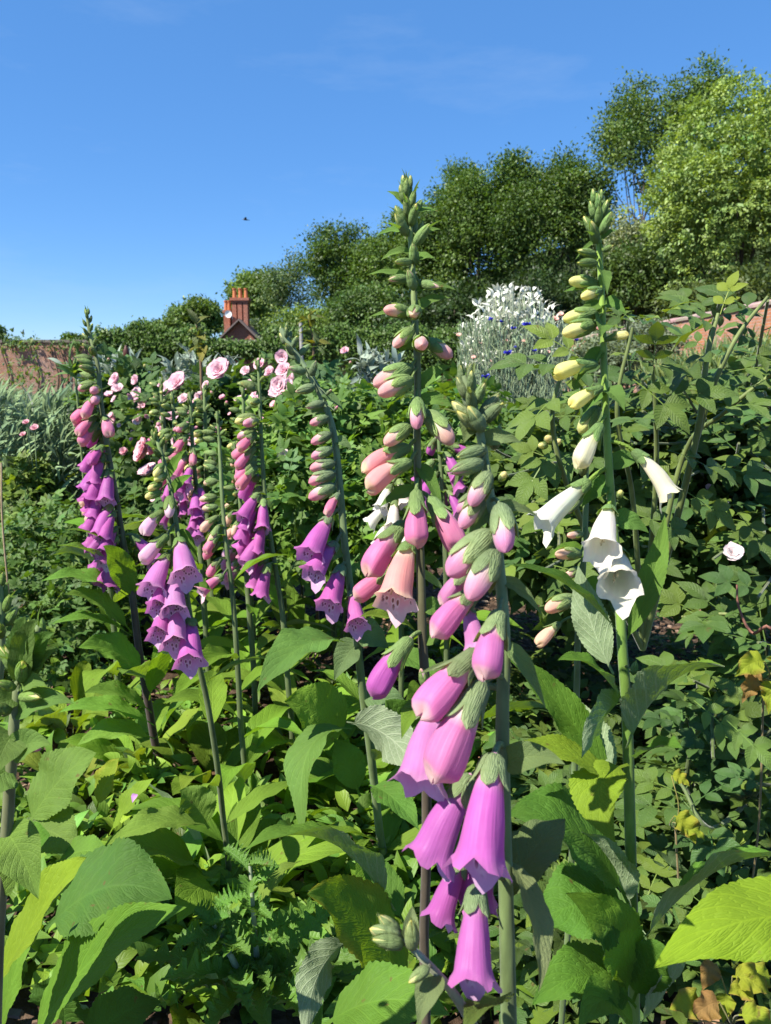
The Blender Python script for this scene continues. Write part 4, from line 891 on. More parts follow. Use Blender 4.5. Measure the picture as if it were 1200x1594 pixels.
for (x, y, w) in ((41, 658, 10), (54, 667, 12), (36, 677, 9)):
    c = P(x, y, 2.55); rose(root, c, w * 2.55 / F / 2 * 1.6, (0, -.6, .8), (0.62, 0.05, 0.14), layers=3, name='flower_head'); mb = MB(); tube(mb, smooth_curve([c, (c + gnd(c)) / 2 + rng.normal(0, .02, 3), gnd(c)], 8), .002, 5, (0.14, 0.2, 0.08)); mb.build('stem', M['stem'], root, gnd(c))
def shrub(label, blobs, n, tmp, size, col, mat='small_leaf', name='shrub', cat='shrub', group=None, **kw):
    root = thing(name, label, cat, gnd(blobs[0][0]), group); blob_foliage(root, blobs, n, tmp, size, col, mat, **kw); mb = MB()
    for c, r, rz in blobs: tube(mb, smooth_curve([gnd(blobs[0][0]), (gnd(blobs[0][0]) + c) / 2 + rng.normal(0, .02, 3), c], 8), np.linspace(.006, .002, 8), 6, (0.12, 0.12, 0.05))
    mb.build('stem', M['stem'], root, gnd(blobs[0][0])); return root
shrub('light green upright herb with small divided leaves near the left edge', [(P(35, 740, 2.6), .07, .06), (P(40, 790, 2.6), .1, .1), (P(75, 760, 2.65), .05, .05), (P(55, 850, 2.5), .14, .12)], 1300, T_COMP_FAR, .06, (0.12, 0.19, 0.035))
shrub('low spreading herb with tiny glossy leaves left of the big foxglove', [(P(90, 850, 2.3), .17, .13), (P(40, 920, 2.2), .16, .10), (P(115, 930, 2.15), .15, .12), (P(60, 990, 2.0), .17, .10), (P(140, 860, 2.2), .11, .12)], 2200, T_COMP_FAR, .055, (0.075, 0.15, 0.028))
root = thing('herb_shoot', 'young pale green shoot with narrow leaves left of the far left spike', 'plant', gnd(P(118, 600, 2.0))); mb = MB(); ml = MB(); pts = smooth_curve([P(116, 575, 2.0), P(122, 640, 2.0), gnd(P(125, 640, 2.0))], 14); tube(mb, pts, .003, 6, (0.14, 0.2, 0.06)); mb.build('stem', M['stem'], root, pts[-1]); i = rng.integers(0, 5, 34); scatter(ml, T_LANCE, pts[i], nz(rng.normal(0, .8, (34, 3)) + np.array([0, 0, .7])), nz(rng.normal(0, .4, (34, 3)) + np.array([-.3, -.4, .8])), rng.uniform(.04, .08, 34), colvar((0.10, 0.19, 0.05), 34)); ml.build('foliage', M['small_leaf'], root, pts[0])
shrub('thin young sapling with small light leaves in front of the brick wall', [(P(30, 560, 9), .22, .3), (P(45, 600, 9), .3, .25)], 330, T_SMALL, .07, (0.12, 0.18, 0.06))
shrub('grassy green tuft at the foot of the orange wall', [(P(1130, 590, 8), .42, .17), (P(1080, 610, 8), .5, .18), (P(1190, 580, 8), .4, .2)], 2600, T_BLADE, .3, (0.16, 0.22, 0.08), dirb=(0, 0, 1.6))
# ---- stakes, cane, bird
def stake(x, y0, y1, d, w, label, col, cap=None):
    a, b = P(x, y0, d), P(x + 3, y1, d); root = thing('wooden_stake', label, 'stake', gnd(b), 'stakes in the flower bed'); mb = MB(); r = w * d / F / 2
    tube(mb, smooth_curve([a, b, gnd(b) + np.array([.005, 0, -.05])], 14), r, 10, col); mb.build('pole', M['twig'], root, gnd(b))
    if cap:
        mb = MB(); p = a; L = 20 * d / F; q = np.array([0, .1, .25, .6, .8, 1.0]); tube(mb, [p + np.array([0, 0, L * (t - .1)]) for t in q], np.array([.7, 1.5, 1.9, 1.8, 1.1, .6]) * r * 1.1, 12, cap); mb.build('cap', M['paint'], root, p)
stake(197, 556, 640, 2.9, 5, 'pale wooden stake with a dark brown bottle shaped cap among the pale roses', (0.36, 0.26, 0.17), (0.085, 0.03, 0.02))
stake(468, 503, 600, 5.0, 6, 'grey weathered wooden post behind the pink roses, its top above the ivy', (0.26, 0.25, 0.23))
stake(2, 720, 830, 2.0, 3, 'thin tan cane standing at the left edge of the bed', (0.34, 0.25, 0.15))
bc = P(383, 342, 60); k = 60 / F; root = thing('bird', 'small dark bird in flight against the blue sky', 'bird', bc)
mb = MB(); q = np.linspace(0, 1, 9); tube(mb, [bc + np.array([(-6 + 12 * t) * k, 0, (-1.0 + 2.0 * (1 - t)) * k * .8]) for t in q], np.array([.05, .6, .95, 1.05, 1.0, .8, .5, .6, .9]) * k * 1.1 * np.array([1, 1, 1, 1, 1, 1, .8, .5, .3]), 10, (0.03, 0.03, 0.035)); mb.build('body', M['paint'], root, bc)
for sg in (-1, 1):
    mb = MB(); a = bc + np.array([-1.2 * k, 0, .3 * k]); tp = a + np.array([3.2 * k, sg * 7 * k, (2.4 if sg < 0 else 3.6) * k]); pts, nu, nv, c, uv = leaf_grid(bez(a, (a + tp) / 2 + np.array([-1.5 * k, 0, 1.2 * k]), tp, 10), 3.2 * k, np.array([0.2, 0, 1.0]), fold=.1, wave=0, serr=0, pet=0, nv=5, shape=.5, col=(0.03, 0.03, 0.035)); mb.grid(pts, nu, nv, False, c, uv); mb.build('wing', M['paint'], root, a)

# ---- white rose bushes on the right
RC = (0.088, 0.152, 0.032)
def rose_right(label, bpx, tips, near, per, flowers=(), buds=(), size=.105, col=RC, extra=None, start=.22, fill=()):
    base = ground_at(*bpx); base[2] = 0; root = thing('rose_bush', label, 'rose bush', base, 'rose bushes in the flower bed')
    cane_bush(root, base, [P(*t) for t in tips], .005, per, T_COMP, size, col, 'rose_leaf', near, extra=extra, start=start)
    if fill: o = blob_foliage(root, [(P(x, y, d), rx * d / F, ry * d / F) for x, y, d, rx, ry in fill], 1500, T_COMP, .095, RC, 'rose_leaf'); o['kind'] = 'stuff'
    for (x, y, d, r, f, c, L) in flowers: rose(root, P(x, y, d), r, f, c, layers=L)
    for (x, y, d, r, f, p) in buds: rosebud(root, P(x, y, d), r, f, p)
    return root
WHT = (0.84, 0.82, 0.76)
rose_right('dark leaved white rose bush at the right edge with one open white bloom', (1130, 1010),
           [(1120, 470, 1.15), (1195, 468, 1.1), (1030, 610, 1.3), (1000, 640, 1.35), (1190, 610, 1.25), (1240, 650, 1.2), (1090, 640, 1.3), (1020, 690, 1.35), (1150, 690, 1.25), (1210, 740, 1.2), (1070, 740, 1.3), (1000, 760, 1.4), (1130, 790, 1.25), (1190, 830, 1.2), (1060, 820, 1.35), (1240, 880, 1.1), (1110, 870, 1.25), (1000, 850, 1.4), (1180, 930, 1.15), (1240, 560, 1.25), (1060, 600, 1.3), (1140, 620, 1.3)], 100, 15,
           [(1139, 862, 1.12, .022, (-.1, -.75, .7), WHT, 3), (1104, 760, 1.5, .012, (-.1, -.75, .7), (0.7, 0.4, 0.7), 2), (1160, 712, 1.6, .013, (-.1, -.75, .7), (0.7, 0.4, 0.7), 2), (1085, 690, 1.7, .015, (-.1, -.75, .7), (0.7, 0.4, 0.7), 2)],
           [(1117, 478, 1.2, .016, (0, -.1, 1), 'ivory'), (1122, 500, 1.22, .008, (0, -.3, 1), 'cream')], fill=[(1060, 720, 1.7, 90, 80), (1180, 700, 1.65, 90, 90), (1110, 830, 1.6, 110, 80), (1010, 800, 1.7, 80, 90), (1200, 850, 1.55, 80, 90)])
rose_right('dark leaved rose bush with cream buds behind the white foxglove', (900, 1000),
           [(880, 590, 1.3), (850, 640, 1.3), (900, 640, 1.4), (820, 690, 1.35), (860, 720, 1.25), (920, 690, 1.35), (790, 740, 1.3), (830, 780, 1.25), (960, 620, 1.35), (990, 690, 1.35), (900, 780, 1.3), (960, 780, 1.35), (800, 820, 1.3), (870, 850, 1.25), (940, 870, 1.3), (1010, 890, 1.3), (840, 890, 1.2), (990, 500, 1.3), (770, 700, 1.4), (1000, 590, 1.3)], 80, 15,
           [(1000, 845, 1.5, .012, (-.1, -.75, .7), WHT, 2)],
           [(855, 685, 1.15, .012, (-.4, -.5, .3), 'cream'), (845, 694, 1.15, .010, (-.6, -.5, .1), 'cream'), (866, 690, 1.15, .010, (.3, -.5, .4), 'cream'), (783, 742, 1.2, .012, (.2, -.7, .6), 'cream'), (965, 770, 1.3, .010, (0, -.5, .8), 'cream')], fill=[(860, 760, 1.6, 90, 80), (800, 800, 1.6, 80, 80), (930, 720, 1.7, 90, 70), (900, 860, 1.55, 90, 70)])
rose_right('shaded rose bush low at the right above the yellowing leaves', (1130, 1300),
           [(1060, 960, 1.25), (1120, 980, 1.2), (1180, 1000, 1.15), (1240, 1040, 1.1), (1080, 1060, 1.15), (1150, 1090, 1.1), (1210, 1130, 1.05), (1060, 1140, 1.12), (1110, 1180, 1.05), (1180, 1220, 1.0), (1240, 1250, .98), (1060, 1220, 1.05)], 70, 15, size=.10, col=(0.08, 0.145, 0.032), start=.1)
root = thing('rose_bush', 'nearest white rose shoots with large toothed leaflets around the white foxglove stem', 'rose bush', gnd(P(1000, 1000, 1.0)), 'rose bushes in the flower bed')
def cane_px(pts, r0, r1, col=(0.14, 0.18, 0.05)):
    q = smooth_curve([P(*a) for a in pts], 20); mb = MB(); tube(mb, q, np.linspace(r0, r1, 20), 7, col); mb.build('cane', M['stem'], root, q[0]); return q
cane_px([(1000, 1010, 1.05), (1080, 700, .92), (1100, 560, .9), (1118, 488, .9)], .005, .0022); cane_px([(1085, 680, .93), (1110, 600, .91), (1150, 520, .9), (1195, 462, .9)], .004, .002)
cane_px([(1000, 1010, 1.05), (985, 780, .95), (960, 640, .9), (985, 510, .88)], .004, .002); cane_px([(1000, 1010, 1.05), (900, 800, .9), (860, 660, .86), (880, 560, .85)], .004, .002); cane_px([(1000, 1010, 1.05), (1060, 720, 1.0), (1130, 640, .92), (1230, 560, .9)], .004, .002)
cane_px([(1000, 1010, 1.05), (1020, 760, .95), (1020, 640, .9), (1015, 570, .88)], .004, .0018)
for (x, y, d, dx, dy, dt, sz, tone) in ((1118, 500, .9, -.7, .35, .3, .115, 0), (1120, 492, .9, .25, 1, .1, .08, 1), (1112, 540, .9, -.8, -.5, .3, .12, 0), (1128, 580, .9, .9, .2, .3, .12, 0), (1195, 465, .9, .8, .3, .1, .08, 1), (1160, 520, .9, -.2, .9, .2, .08, 1), (1150, 545, .9, .9, -.3, .4, .12, 0), (1180, 500, .9, .8, -.6, .3, .11, 0),
   (985, 515, .88, .6, .45, .3, .10, 1), (975, 560, .88, .8, -.1, .3, .10, 0), (985, 590, .88, .6, -.6, .5, .12, 0), (880, 570, .85, -.9, .1, .3, .12, 0), (872, 610, .85, -.7, -.5, .5, .12, 0), (875, 640, .86, -.9, -.2, .3, .11, 0), (905, 560, .85, -.8, .6, .2, .10, 1), (1015, 580, .88, -.1, .6, .5, .10, 0), (1020, 620, .9, .7, .1, .4, .12, 0), (1025, 660, .9, -.6, .1, .5, .12, 0), (1040, 700, .92, .8, -.3, .4, .12, 0),
   (1090, 660, .92, -.8, .2, .4, .12, 0), (1100, 640, .91, .8, .2, .4, .12, 0), (1150, 620, .92, .5, .6, .4, .12, 0), (1190, 590, .91, .7, -.5, .4, .12, 0), (1170, 650, .93, .6, -.7, .4, .12, 0), (900, 700, .88, -.8, -.4, .4, .11, 0), (860, 700, .86, -.6, -.7, .4, .11, 0), (960, 690, .92, .6, -.5, .4, .11, 0), (1060, 760, .95, .7, -.5, .4, .11, 0), (990, 800, .95, .8, -.3, .4, .11, 0), (1100, 720, .95, .8, -.2, .4, .12, 0), (1180, 720, .97, .6, -.4, .5, .12, 0), (1150, 800, 1.0, .3, -.6, .5, .11, 0), (880, 770, .9, -.8, -.3, .4, .10, 0), (1080, 1090, .95, .6, -.5, .5, .10, 1), (1130, 1120, .92, .5, -.5, .5, .10, 1)):
    mb = MB(); scatter(mb, T_COMP_NEAR, P(x, y, d)[None], cs(dx, dy, dt)[None], (cs(-.25, .8, .5) + rng.normal(0, .25, 3))[None], [sz * .74], colvar((0.15, 0.23, 0.04) if tone else (0.10, 0.165, 0.036), 1, .12, .1)); mb.build('leaf', M['rose_leaf'], root, P(x, y, d))
# bent twiggy bits by that bush
root = thing('dead_twig', 'bare reddish brown twig arching up beside the open white rose', 'twig', ground_at(1190, 1080)); mb = MB(); tube(mb, smooth_curve([P(1147, 910, 1.05), P(1150, 945, 1.05), P(1170, 985, 1.05), P(1210, 1000, 1.05), ground_at(1230, 1180)], 24), np.linspace(.0012, .003, 24), 6, (0.22, 0.10, 0.07)); mb.build('stem', M['twig'], root, ground_at(1190, 1080))
# a second narrow foxglove and yellowing plants follow with the foxgloves

# ================================================================== FOXGLOVES
def N_(*a): return a
# ---- the magenta spike in front
fx = Fox('tall pink and magenta foxglove nearest the camera, lowest bells fully open', [(722, 585, .47), (734, 620, .47), (750, 690, .465), (765, 790, .46), (778, 890, .455), (785, 1000, .45), (782, 1120, .45), (785, 1300, .455), (789, 1450, .46), (793, 1640, .47)], (5, 13), ((0.22, 0.28, 0.13), (0.125, 0.175, 0.06)), green=(0.20, 0.26, 0.12), leafc=(0.15, 0.21, 0.085))
fx.tip(588, 664, 11, 58)
fx.fl((752, 672), (728, 632), 'green', 'cream', -.012, -.02)
fx.fl((742, 668), (712, 640), 'green', 'cream', -.008, -.015)
fx.fl((755, 700), (712, 712), 'green', 'cream', -.01, -.02)
fx.fl((752, 720), (702, 735), 'green', 'rosy', -.012, -.025)
fx.fl((762, 735), (734, 788), 'bud', 'rosy', -.015, -.028)
fx.fl((768, 700), (778, 662), 'green', 'cream', .01, .012)
fx.fl((752, 775), (716, 822), 'bud', 'rosy', -.008, -.02)
fx.fl((745, 765), (712, 798), 'bud', 'rosy', .01, .01)
fx.fl((778, 785), (789, 860), 'bud', 'rosy', -.02, -.045)
fx.fl((768, 828), (697, 896), 'bud', 'rosy', -.012, -.03)
fx.fl((772, 858), (732, 934), 'bud', 'rosy', -.02, -.045)
fx.fl((742, 880), (688, 942), 'half', 'rosy', .012, .012)
fx.fl((748, 915), (678, 992), 'half', 'rosy', -.008, -.025)
fx.fl((722, 935), (742, 1010), 'open', 'lilac', .03, .02)
fx.fl((778, 950), (752, 1056), 'half', 'rosy', -.025, -.05, fat=1.05)
fx.fl((748, 1012), (655, 1116), 'half', 'rosy', -.015, -.035, fat=1.0)
fx.fl((690, 1085), (655, 1225), 'open', 'lilac', .022, -.012, down=cs(.3, -.5, .8))
fx.fl((752, 1060), (676, 1216), 'half', 'rosy', -.02, -.04)
fx.fl((735, 1205), (668, 1338), 'open', 'magenta', -.004, -.012, fat=1.0)
fx.fl((770, 1172), (742, 1352), 'open', 'magenta', -.03, -.055, fat=1.03, na=30)
fx.fl((722, 1330), (684, 1432), 'open', 'purple', .02, .012)
fx.fl((742, 1376), (734, 1532), 'open', 'magenta', -.03, -.055, fat=1.03, na=30)
fx.fl((770, 1250), (735, 1400), 'open', 'purple', .03, .03)
for y, t, w, dt, n in ((650, (722, 690), 34, -.01, (-.2, .5, .8)), (690, (812, 690), 26, .0, (.2, .8, .4)), (700, (705, 760), 26, -.02, (-.4, .7, .5)), (755, (728, 795), 30, -.02, (0, .4, .9)), (800, (838, 805), 20, .01, (.1, 1, .3)),
                       (800, (722, 850), 26, -.01, (-.4, .7, .5)), (868, (700, 900), 20, -.01, (-.3, .8, .4)), (900, (845, 960), 20, .0, (.3, .8, .3)), (1000, (850, 1105), 26, -.01, (.5, .6, .5)), (1200, (880, 1190), 38, -.03, (0, .8, .6)), (1060, (650, 1050), 20, .03, (0, .9, .5))):
    fx.bract(y, t, w, dt, n)
hl(fx.root, (795, 1340, .46), (838, 1545, .40), 62, (.5, .25, .8), .10, (1, .3, .3), col=(0.15, 0.20, 0.11), fold=.3, pet=.02, serr=.0)
hl(fx.root, (783, 1400, .46), (880, 1275, .50), 100, (-.35, .8, .5), .10, col=(0.09, 0.14, 0.075), fold=.25, pet=.02, serr=.0)
hl(fx.root, (790, 1560, .46), (720, 1610, .38), 70, (-.3, .8, .5), .10, col=(0.10, 0.17, 0.05), fold=.25, pet=.02)
# ---- the apricot spike in the middle
fx = Fox('tallest foxglove spike at the centre with apricot pink bells and pointed green top', [(632, 282, .6), (637, 340, .6), (642, 420, .6), (646, 500, .6), (650, 580, .6), (649, 680, .6), (652, 790, .6), (655, 900, .6), (658, 1000, .6), (662, 1080, .605), (664, 1300, .64), (660, 1450, .68)], (3.6, 9), ((0.20, 0.28, 0.09), (0.085, 0.065, 0.04)), green=(0.20, 0.30, 0.10), leafc=(0.13, 0.24, 0.05))
fx.tip(288, 372, 13, 46, spread=.8)
for a in (((645, 412), (643, 378), 'green', -.004, -.012), ((655, 372), (657, 345), 'green', .0, -.004), ((640, 408), (615, 408), 'green', -.005, -.02), ((645, 452), (635, 420), 'green', -.008, -.016), ((636, 435), (604, 436), 'green', 0, -.008), ((653, 442), (684, 447), 'green', 0, -.008), ((640, 487), (597, 482), 'bud', -.002, -.012), ((646, 486), (643, 490), 'green', -.01, -.045),
          ((643, 512), (613, 540), 'bud', -.006, -.02), ((654, 534), (657, 537), 'bud', -.012, -.05), ((660, 530), (704, 556), 'bud', -.002, -.01), ((642, 572), (582, 600), 'bud', -.004, -.02), ((642, 590), (589, 614), 'bud', -.014, -.03)):
    fx.fl(a[0], a[1], a[2], 'apricot', a[3], a[4])
for a in (((648, 618), (650, 668), 'bud', -.014, -.03, 'pink'), ((640, 662), (597, 692), 'bud', -.012, -.025, 'apricot'), ((663, 640), (704, 692), 'bud', -.006, -.02, 'apricot'), ((638, 695), (566, 735), 'half', -.006, -.02, 'apricot'), ((640, 718), (571, 762), 'half', -.016, -.03, 'apricot'),
          ((648, 762), (649, 850), 'half', -.02, -.04, 'pink'), ((668, 774), (712, 857), 'half', -.008, -.022, 'pink'), ((632, 812), (572, 896), 'half', -.006, -.02, 'pink'), ((618, 885), (552, 930), 'half', .008, .0, 'pink'), ((638, 845), (612, 938), 'open', -.018, -.05, 'apricot')):
    fx.fl(a[0], a[1], a[2], a[5], a[3], a[4], fat=1.0)
fx.fl((640, 992), (580, 1084), 'half', 'magenta', -.01, -.02, fat=.95)
fx.fl((662, 1070), (656, 1040), 'green', 'pink', -.01, -.015)
for y, t, w, dt, n in ((448, (710, 452), 16, 0, (0, 1, .3)), (412, (676, 402), 18, -.01, (.2, .8, .5)), (436, (572, 428), 14, 0, (0, 1, .3)), (485, (702, 464), 16, 0, (0, .9, .5)), (505, (574, 494), 15, 0, (0, 1, .3)), (378, (687, 357), 14, 0, (0, .9, .4)), (360, (584, 368), 14, 0, (-.2, 1, .4)), (390, (592, 406), 14, -.01, (-.3, .8, .5)), (338, (686, 331), 11, 0, (0, 1, .3)), (320, (602, 298), 11, 0, (0, .7, .6)),
                       (600, (706, 570), 20, 0, (0, .9, .5)), (548, (618, 552), 16, -.02, (0, .7, .7)), (630, (720, 640), 22, .0, (0, .9, .4)), (720, (690, 800), 22, -.01, (.5, .5, .7)), (770, (590, 790), 22, 0, (-.3, .9, .4)), (1000, (700, 975), 26, 0, (0, .9, .4)), (955, (705, 960), 26, .01, (0, .8, .5))):
    fx.bract(y, t, w, dt, n)
hl(fx.root, (650, 985, .62), (560, 960, .58), 40, (0, .8, .5), .1, fold=.3, pet=.05)
hl(fx.root, (664, 1090, .62), (625, 1150, .56), 45, (-.3, .8, .5), .1, fold=.3, pet=.05)
# ---- the white spike
WG = (0.17, 0.27, 0.085)
fx = Fox('white foxglove on bright green stem at the right, two open white bells facing us', [(929, 302, .6), (931, 360, .6), (935, 430, .6), (938, 500, .6), (941, 600, .6), (946, 700, .6), (953, 800, .6), (962, 900, .6), (968, 1000, .6), (976, 1120, .605), (981, 1300, .62), (986, 1500, .65), (988, 1640, .67)], (3.6, 10), ((0.22, 0.34, 0.05), (0.12, 0.21, 0.035)), green=WG, white=True, leafc=(0.11, 0.22, 0.045))
fx.tip(310, 376, 12, 44, spread=.75)
for a in (((938, 391), (955, 382), 'green', -.004, -.012), ((928, 398), (899, 390), 'green', 0, -.008), ((929, 410), (899, 409), 'green', -.008, -.016), ((930, 443), (885, 437), 'bud', 0, -.008), ((936, 452), (905, 463), 'bud', -.01, -.03), ((930, 488), (877, 497), 'bud', 0, -.01), ((928, 505), (875, 520), 'bud', -.012, -.02), ((941, 530), (978, 521), 'half', -.008, -.016), ((930, 566), (863, 583), 'half', -.004, -.014), ((938, 603), (889, 632), 'half', -.012, -.024)):
    fx.fl(a[0], a[1], a[2], 'cream', a[3], a[4], fat=.95)
fx.fl((932, 632), (902, 674), 'bud', 'cream', .012, .012)
fx.fl((936, 660), (902, 728), 'half', 'ivory', -.012, -.03)
fx.fl((985, 700), (1042, 772), 'open', 'ivory', -.004, -.012, fat=.8, ya=690)
fx.fl((918, 748), (842, 816), 'open', 'white', 0, -.008, fat=.85, ya=735)
fx.fl((948, 790), (940, 858), 'open', 'white', -.016, -.060, fat=.80, na=30, down=cs(0, -1, .3))
fx.fl((962, 858), (964, 914), 'open', 'white', -.012, -.066, fat=.86, na=30, down=cs(0, -1, .3))
for y, t, w, dt, n in ((470, (975, 490), 24, -.01, (.3, .7, .6)), (462, (876, 455), 15, 0, (0, 1, .4)), (420, (945, 460), 22, -.02, (.5, .3, .8)), (470, (890, 510), 18, 0, (-.2, .7, .6)), (500, (935, 525), 30, -.03, (.2, .6, .7)), (545, (895, 600), 20, 0, (-.4, .6, .6)), (610, (972, 640), 30, -.02, (.3, .5, .8)), (600, (905, 648), 18, 0, (-.4, .6, .6)), (380, (895, 405), 7, 0, (-.3, .8, .5)), (375, (962, 358), 8, 0, (.2, .8, .5)), (720, (1000, 715), 26, .01, (0, .8, .5)), (745, (905, 790), 28, .01, (-.4, .6, .6)), (800, (1010, 830), 30, 0, (.3, .7, .5))):
    fx.bract(y, t, w, dt, n)
W_ = fx.root; LC = (0.085, 0.20, 0.03)
hl(W_, (966, 990, .60), (795, 880, .55), 44, (.1, .9, .45), .10, col=(0.06, 0.15, 0.03), fold=.5)
hl(W_, (968, 1010, .6), (1035, 800, .62), 46, (-.3, .3, .9), .06, (.6, .2, 0), col=(0.09, 0.19, 0.04), fold=.4)
hl(W_, (976, 1165, .60), (1128, 1038, .53), 120, (-.35, .75, -.55), .16, (-.25, 1, 0), col=(0.10, 0.20, 0.03), fold=.45, nu=44, label='broad folded leaf with pale veined underside, pointing right')
hl(W_, (972, 1100, .60), (868, 1028, .56), 60, (-.1, .9, .4), .16, col=LC, fold=.3)
hl(W_, (962, 1220, .60), (890, 1080, .63), 74, (.4, .2, -.9), .05, (-1, 0, 0), col=LC, fold=.2, label='upright leaf showing its pale veined underside')
hl(W_, (955, 1050, .62), (900, 880, .64), 62, (.3, .1, -.9), .05, (-1, 0, 0), col=LC, fold=.2)
hl(W_, (968, 1090, .61), (905, 1180, .56), 80, (-.2, .4, -.9), .12, (0, 1, 0), col=LC, fold=.2)
hl(W_, (978, 1190, .60), (958, 1312, .54), 96, (-.5, .55, .65), .26, (-1, .5, 0), col=(0.14, 0.24, 0.022), fold=.25, nu=44)
hl(W_, (982, 1185, .60), (1062, 1165, .55), 66, (.1, .8, .55), .10, col=(0.075, 0.19, 0.03), fold=.3)
hl(W_, (965, 1225, .60), (788, 1168, .57), 62, (0, .85, .5), .12, col=(0.15, 0.25, 0.025), fold=.3)
hl(W_, (960, 1240, .61), (785, 1020, .60), 66, (-.3, .75, .55), .10, col=(0.08, 0.19, 0.03), fold=.35)
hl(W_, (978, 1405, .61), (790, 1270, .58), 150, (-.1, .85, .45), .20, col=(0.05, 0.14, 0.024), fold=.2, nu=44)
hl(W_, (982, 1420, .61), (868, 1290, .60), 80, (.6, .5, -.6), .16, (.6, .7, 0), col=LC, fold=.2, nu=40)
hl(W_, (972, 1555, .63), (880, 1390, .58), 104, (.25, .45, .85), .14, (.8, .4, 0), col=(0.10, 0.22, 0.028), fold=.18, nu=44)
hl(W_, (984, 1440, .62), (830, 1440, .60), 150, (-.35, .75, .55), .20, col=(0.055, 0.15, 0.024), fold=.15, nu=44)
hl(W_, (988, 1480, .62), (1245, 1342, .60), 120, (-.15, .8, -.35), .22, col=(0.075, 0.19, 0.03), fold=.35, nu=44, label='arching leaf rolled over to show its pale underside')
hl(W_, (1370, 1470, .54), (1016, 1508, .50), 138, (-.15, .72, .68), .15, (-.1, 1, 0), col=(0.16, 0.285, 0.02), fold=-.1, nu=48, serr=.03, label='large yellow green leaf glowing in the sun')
hl(W_, (990, 1570, .63), (828, 1565, .58), 110, (-.1, .8, .6), .24, col=(0.06, 0.16, 0.024), fold=.25, nu=40)
hl(W_, (990, 1600, .63), (1070, 1440, .60), 66, (-.5, .2, -.8), .08, (1, 0, 0), col=LC, fold=.2)
hl(W_, (990, 1630, .64), (900, 1600, .55), 90, (0, .8, .6), .24, col=LC, fold=.25)
hl(W_, (985, 1560, .63), (1040, 1480, .60), 80, (-.2, .5, .8), .2, col=(0.05, 0.13, 0.02), fold=.2)
flower(fx.root, fx.at(1040)[0], P(985, 1050, .58), P(990, 1030, .575), 'green', 'cream', calc=WG)
fx = Fox('slender cream budded foxglove just behind the white one on its left', [(912, 700, .78), (912, 780, .78), (908, 880, .78), (900, 980, .79), (898, 1060, .8)], (4, 5), ((0.14, 0.21, 0.06), (0.10, 0.15, 0.05)))
for a in (((905, 770), (880, 800), 'green'), ((906, 740), (912, 712), 'green'), ((908, 832), (884, 834), 'bud'), ((905, 862), (865, 864), 'bud'), ((903, 885), (880, 898), 'bud'), ((895, 930), (848, 950), 'bud'), ((872, 970), (836, 1004), 'half')): fx.fl(a[0], a[1], a[2], 'peach', -.01, -.03)
fx.bract(860, (850, 870), 26); fx.bract(930, (950, 900), 26)
# ---- left pale pink foxglove
fx = Fox('leaning foxglove at the left with pale pink buds over a cluster of open lilac bells', [(237, 672, 1.06), (246, 690, 1.05), (262, 745, 1.05), (272, 800, 1.04), (284, 880, 1.04), (296, 960, 1.04), (306, 1020, 1.05), (322, 1090, 1.07), (338, 1190, 1.1), (348, 1280, 1.15)], (3, 5), ((0.14, 0.20, 0.07), (0.10, 0.13, 0.05)), green=(0.16, 0.25, 0.07))
fx.tip(676, 708, 8, 26)
for a in (((254, 722), (240, 742), 'bud', 'cream'), ((260, 738), (240, 748), 'bud', 'cream'), ((252, 752), (230, 762), 'bud', 'cream'), ((250, 765), (226, 775), 'bud', 'cream'), ((264, 772), (264, 806), 'bud', 'palepink'), ((255, 795), (222, 832), 'half', 'palepink'), ((262, 832), (219, 874), 'half', 'palepink'), ((279, 838), (288, 898), 'open', 'lilac'), ((262, 862), (236, 920), 'open', 'lilac'), ((262, 905), (244, 948), 'open', 'magenta'), ((275, 890), (270, 955), 'open', 'lilac'), ((262, 940), (246, 990), 'open', 'magenta'), ((278, 940), (272, 1005), 'open', 'lilac'), ((297, 962), (296, 1032), 'open', 'magenta')):
    fx.fl(a[0], a[1], a[2], a[3], -.02, -.06 if a[2] == 'open' else -.04, fat=1.08, na=20)
fx.bract(770, (300, 740), 16); fx.bract(740, (290, 700), 14); fx.bract(830, (310, 880), 18); fx.bract(700, (225, 690), 12); fx.bract(900, (330, 920), 18)
rosette(fx.root, fx.all[-1] + np.array([0, 0, .02]), 8, .16, .26, col=FOXG); fx.cauline(1050, 8, .10, .2)
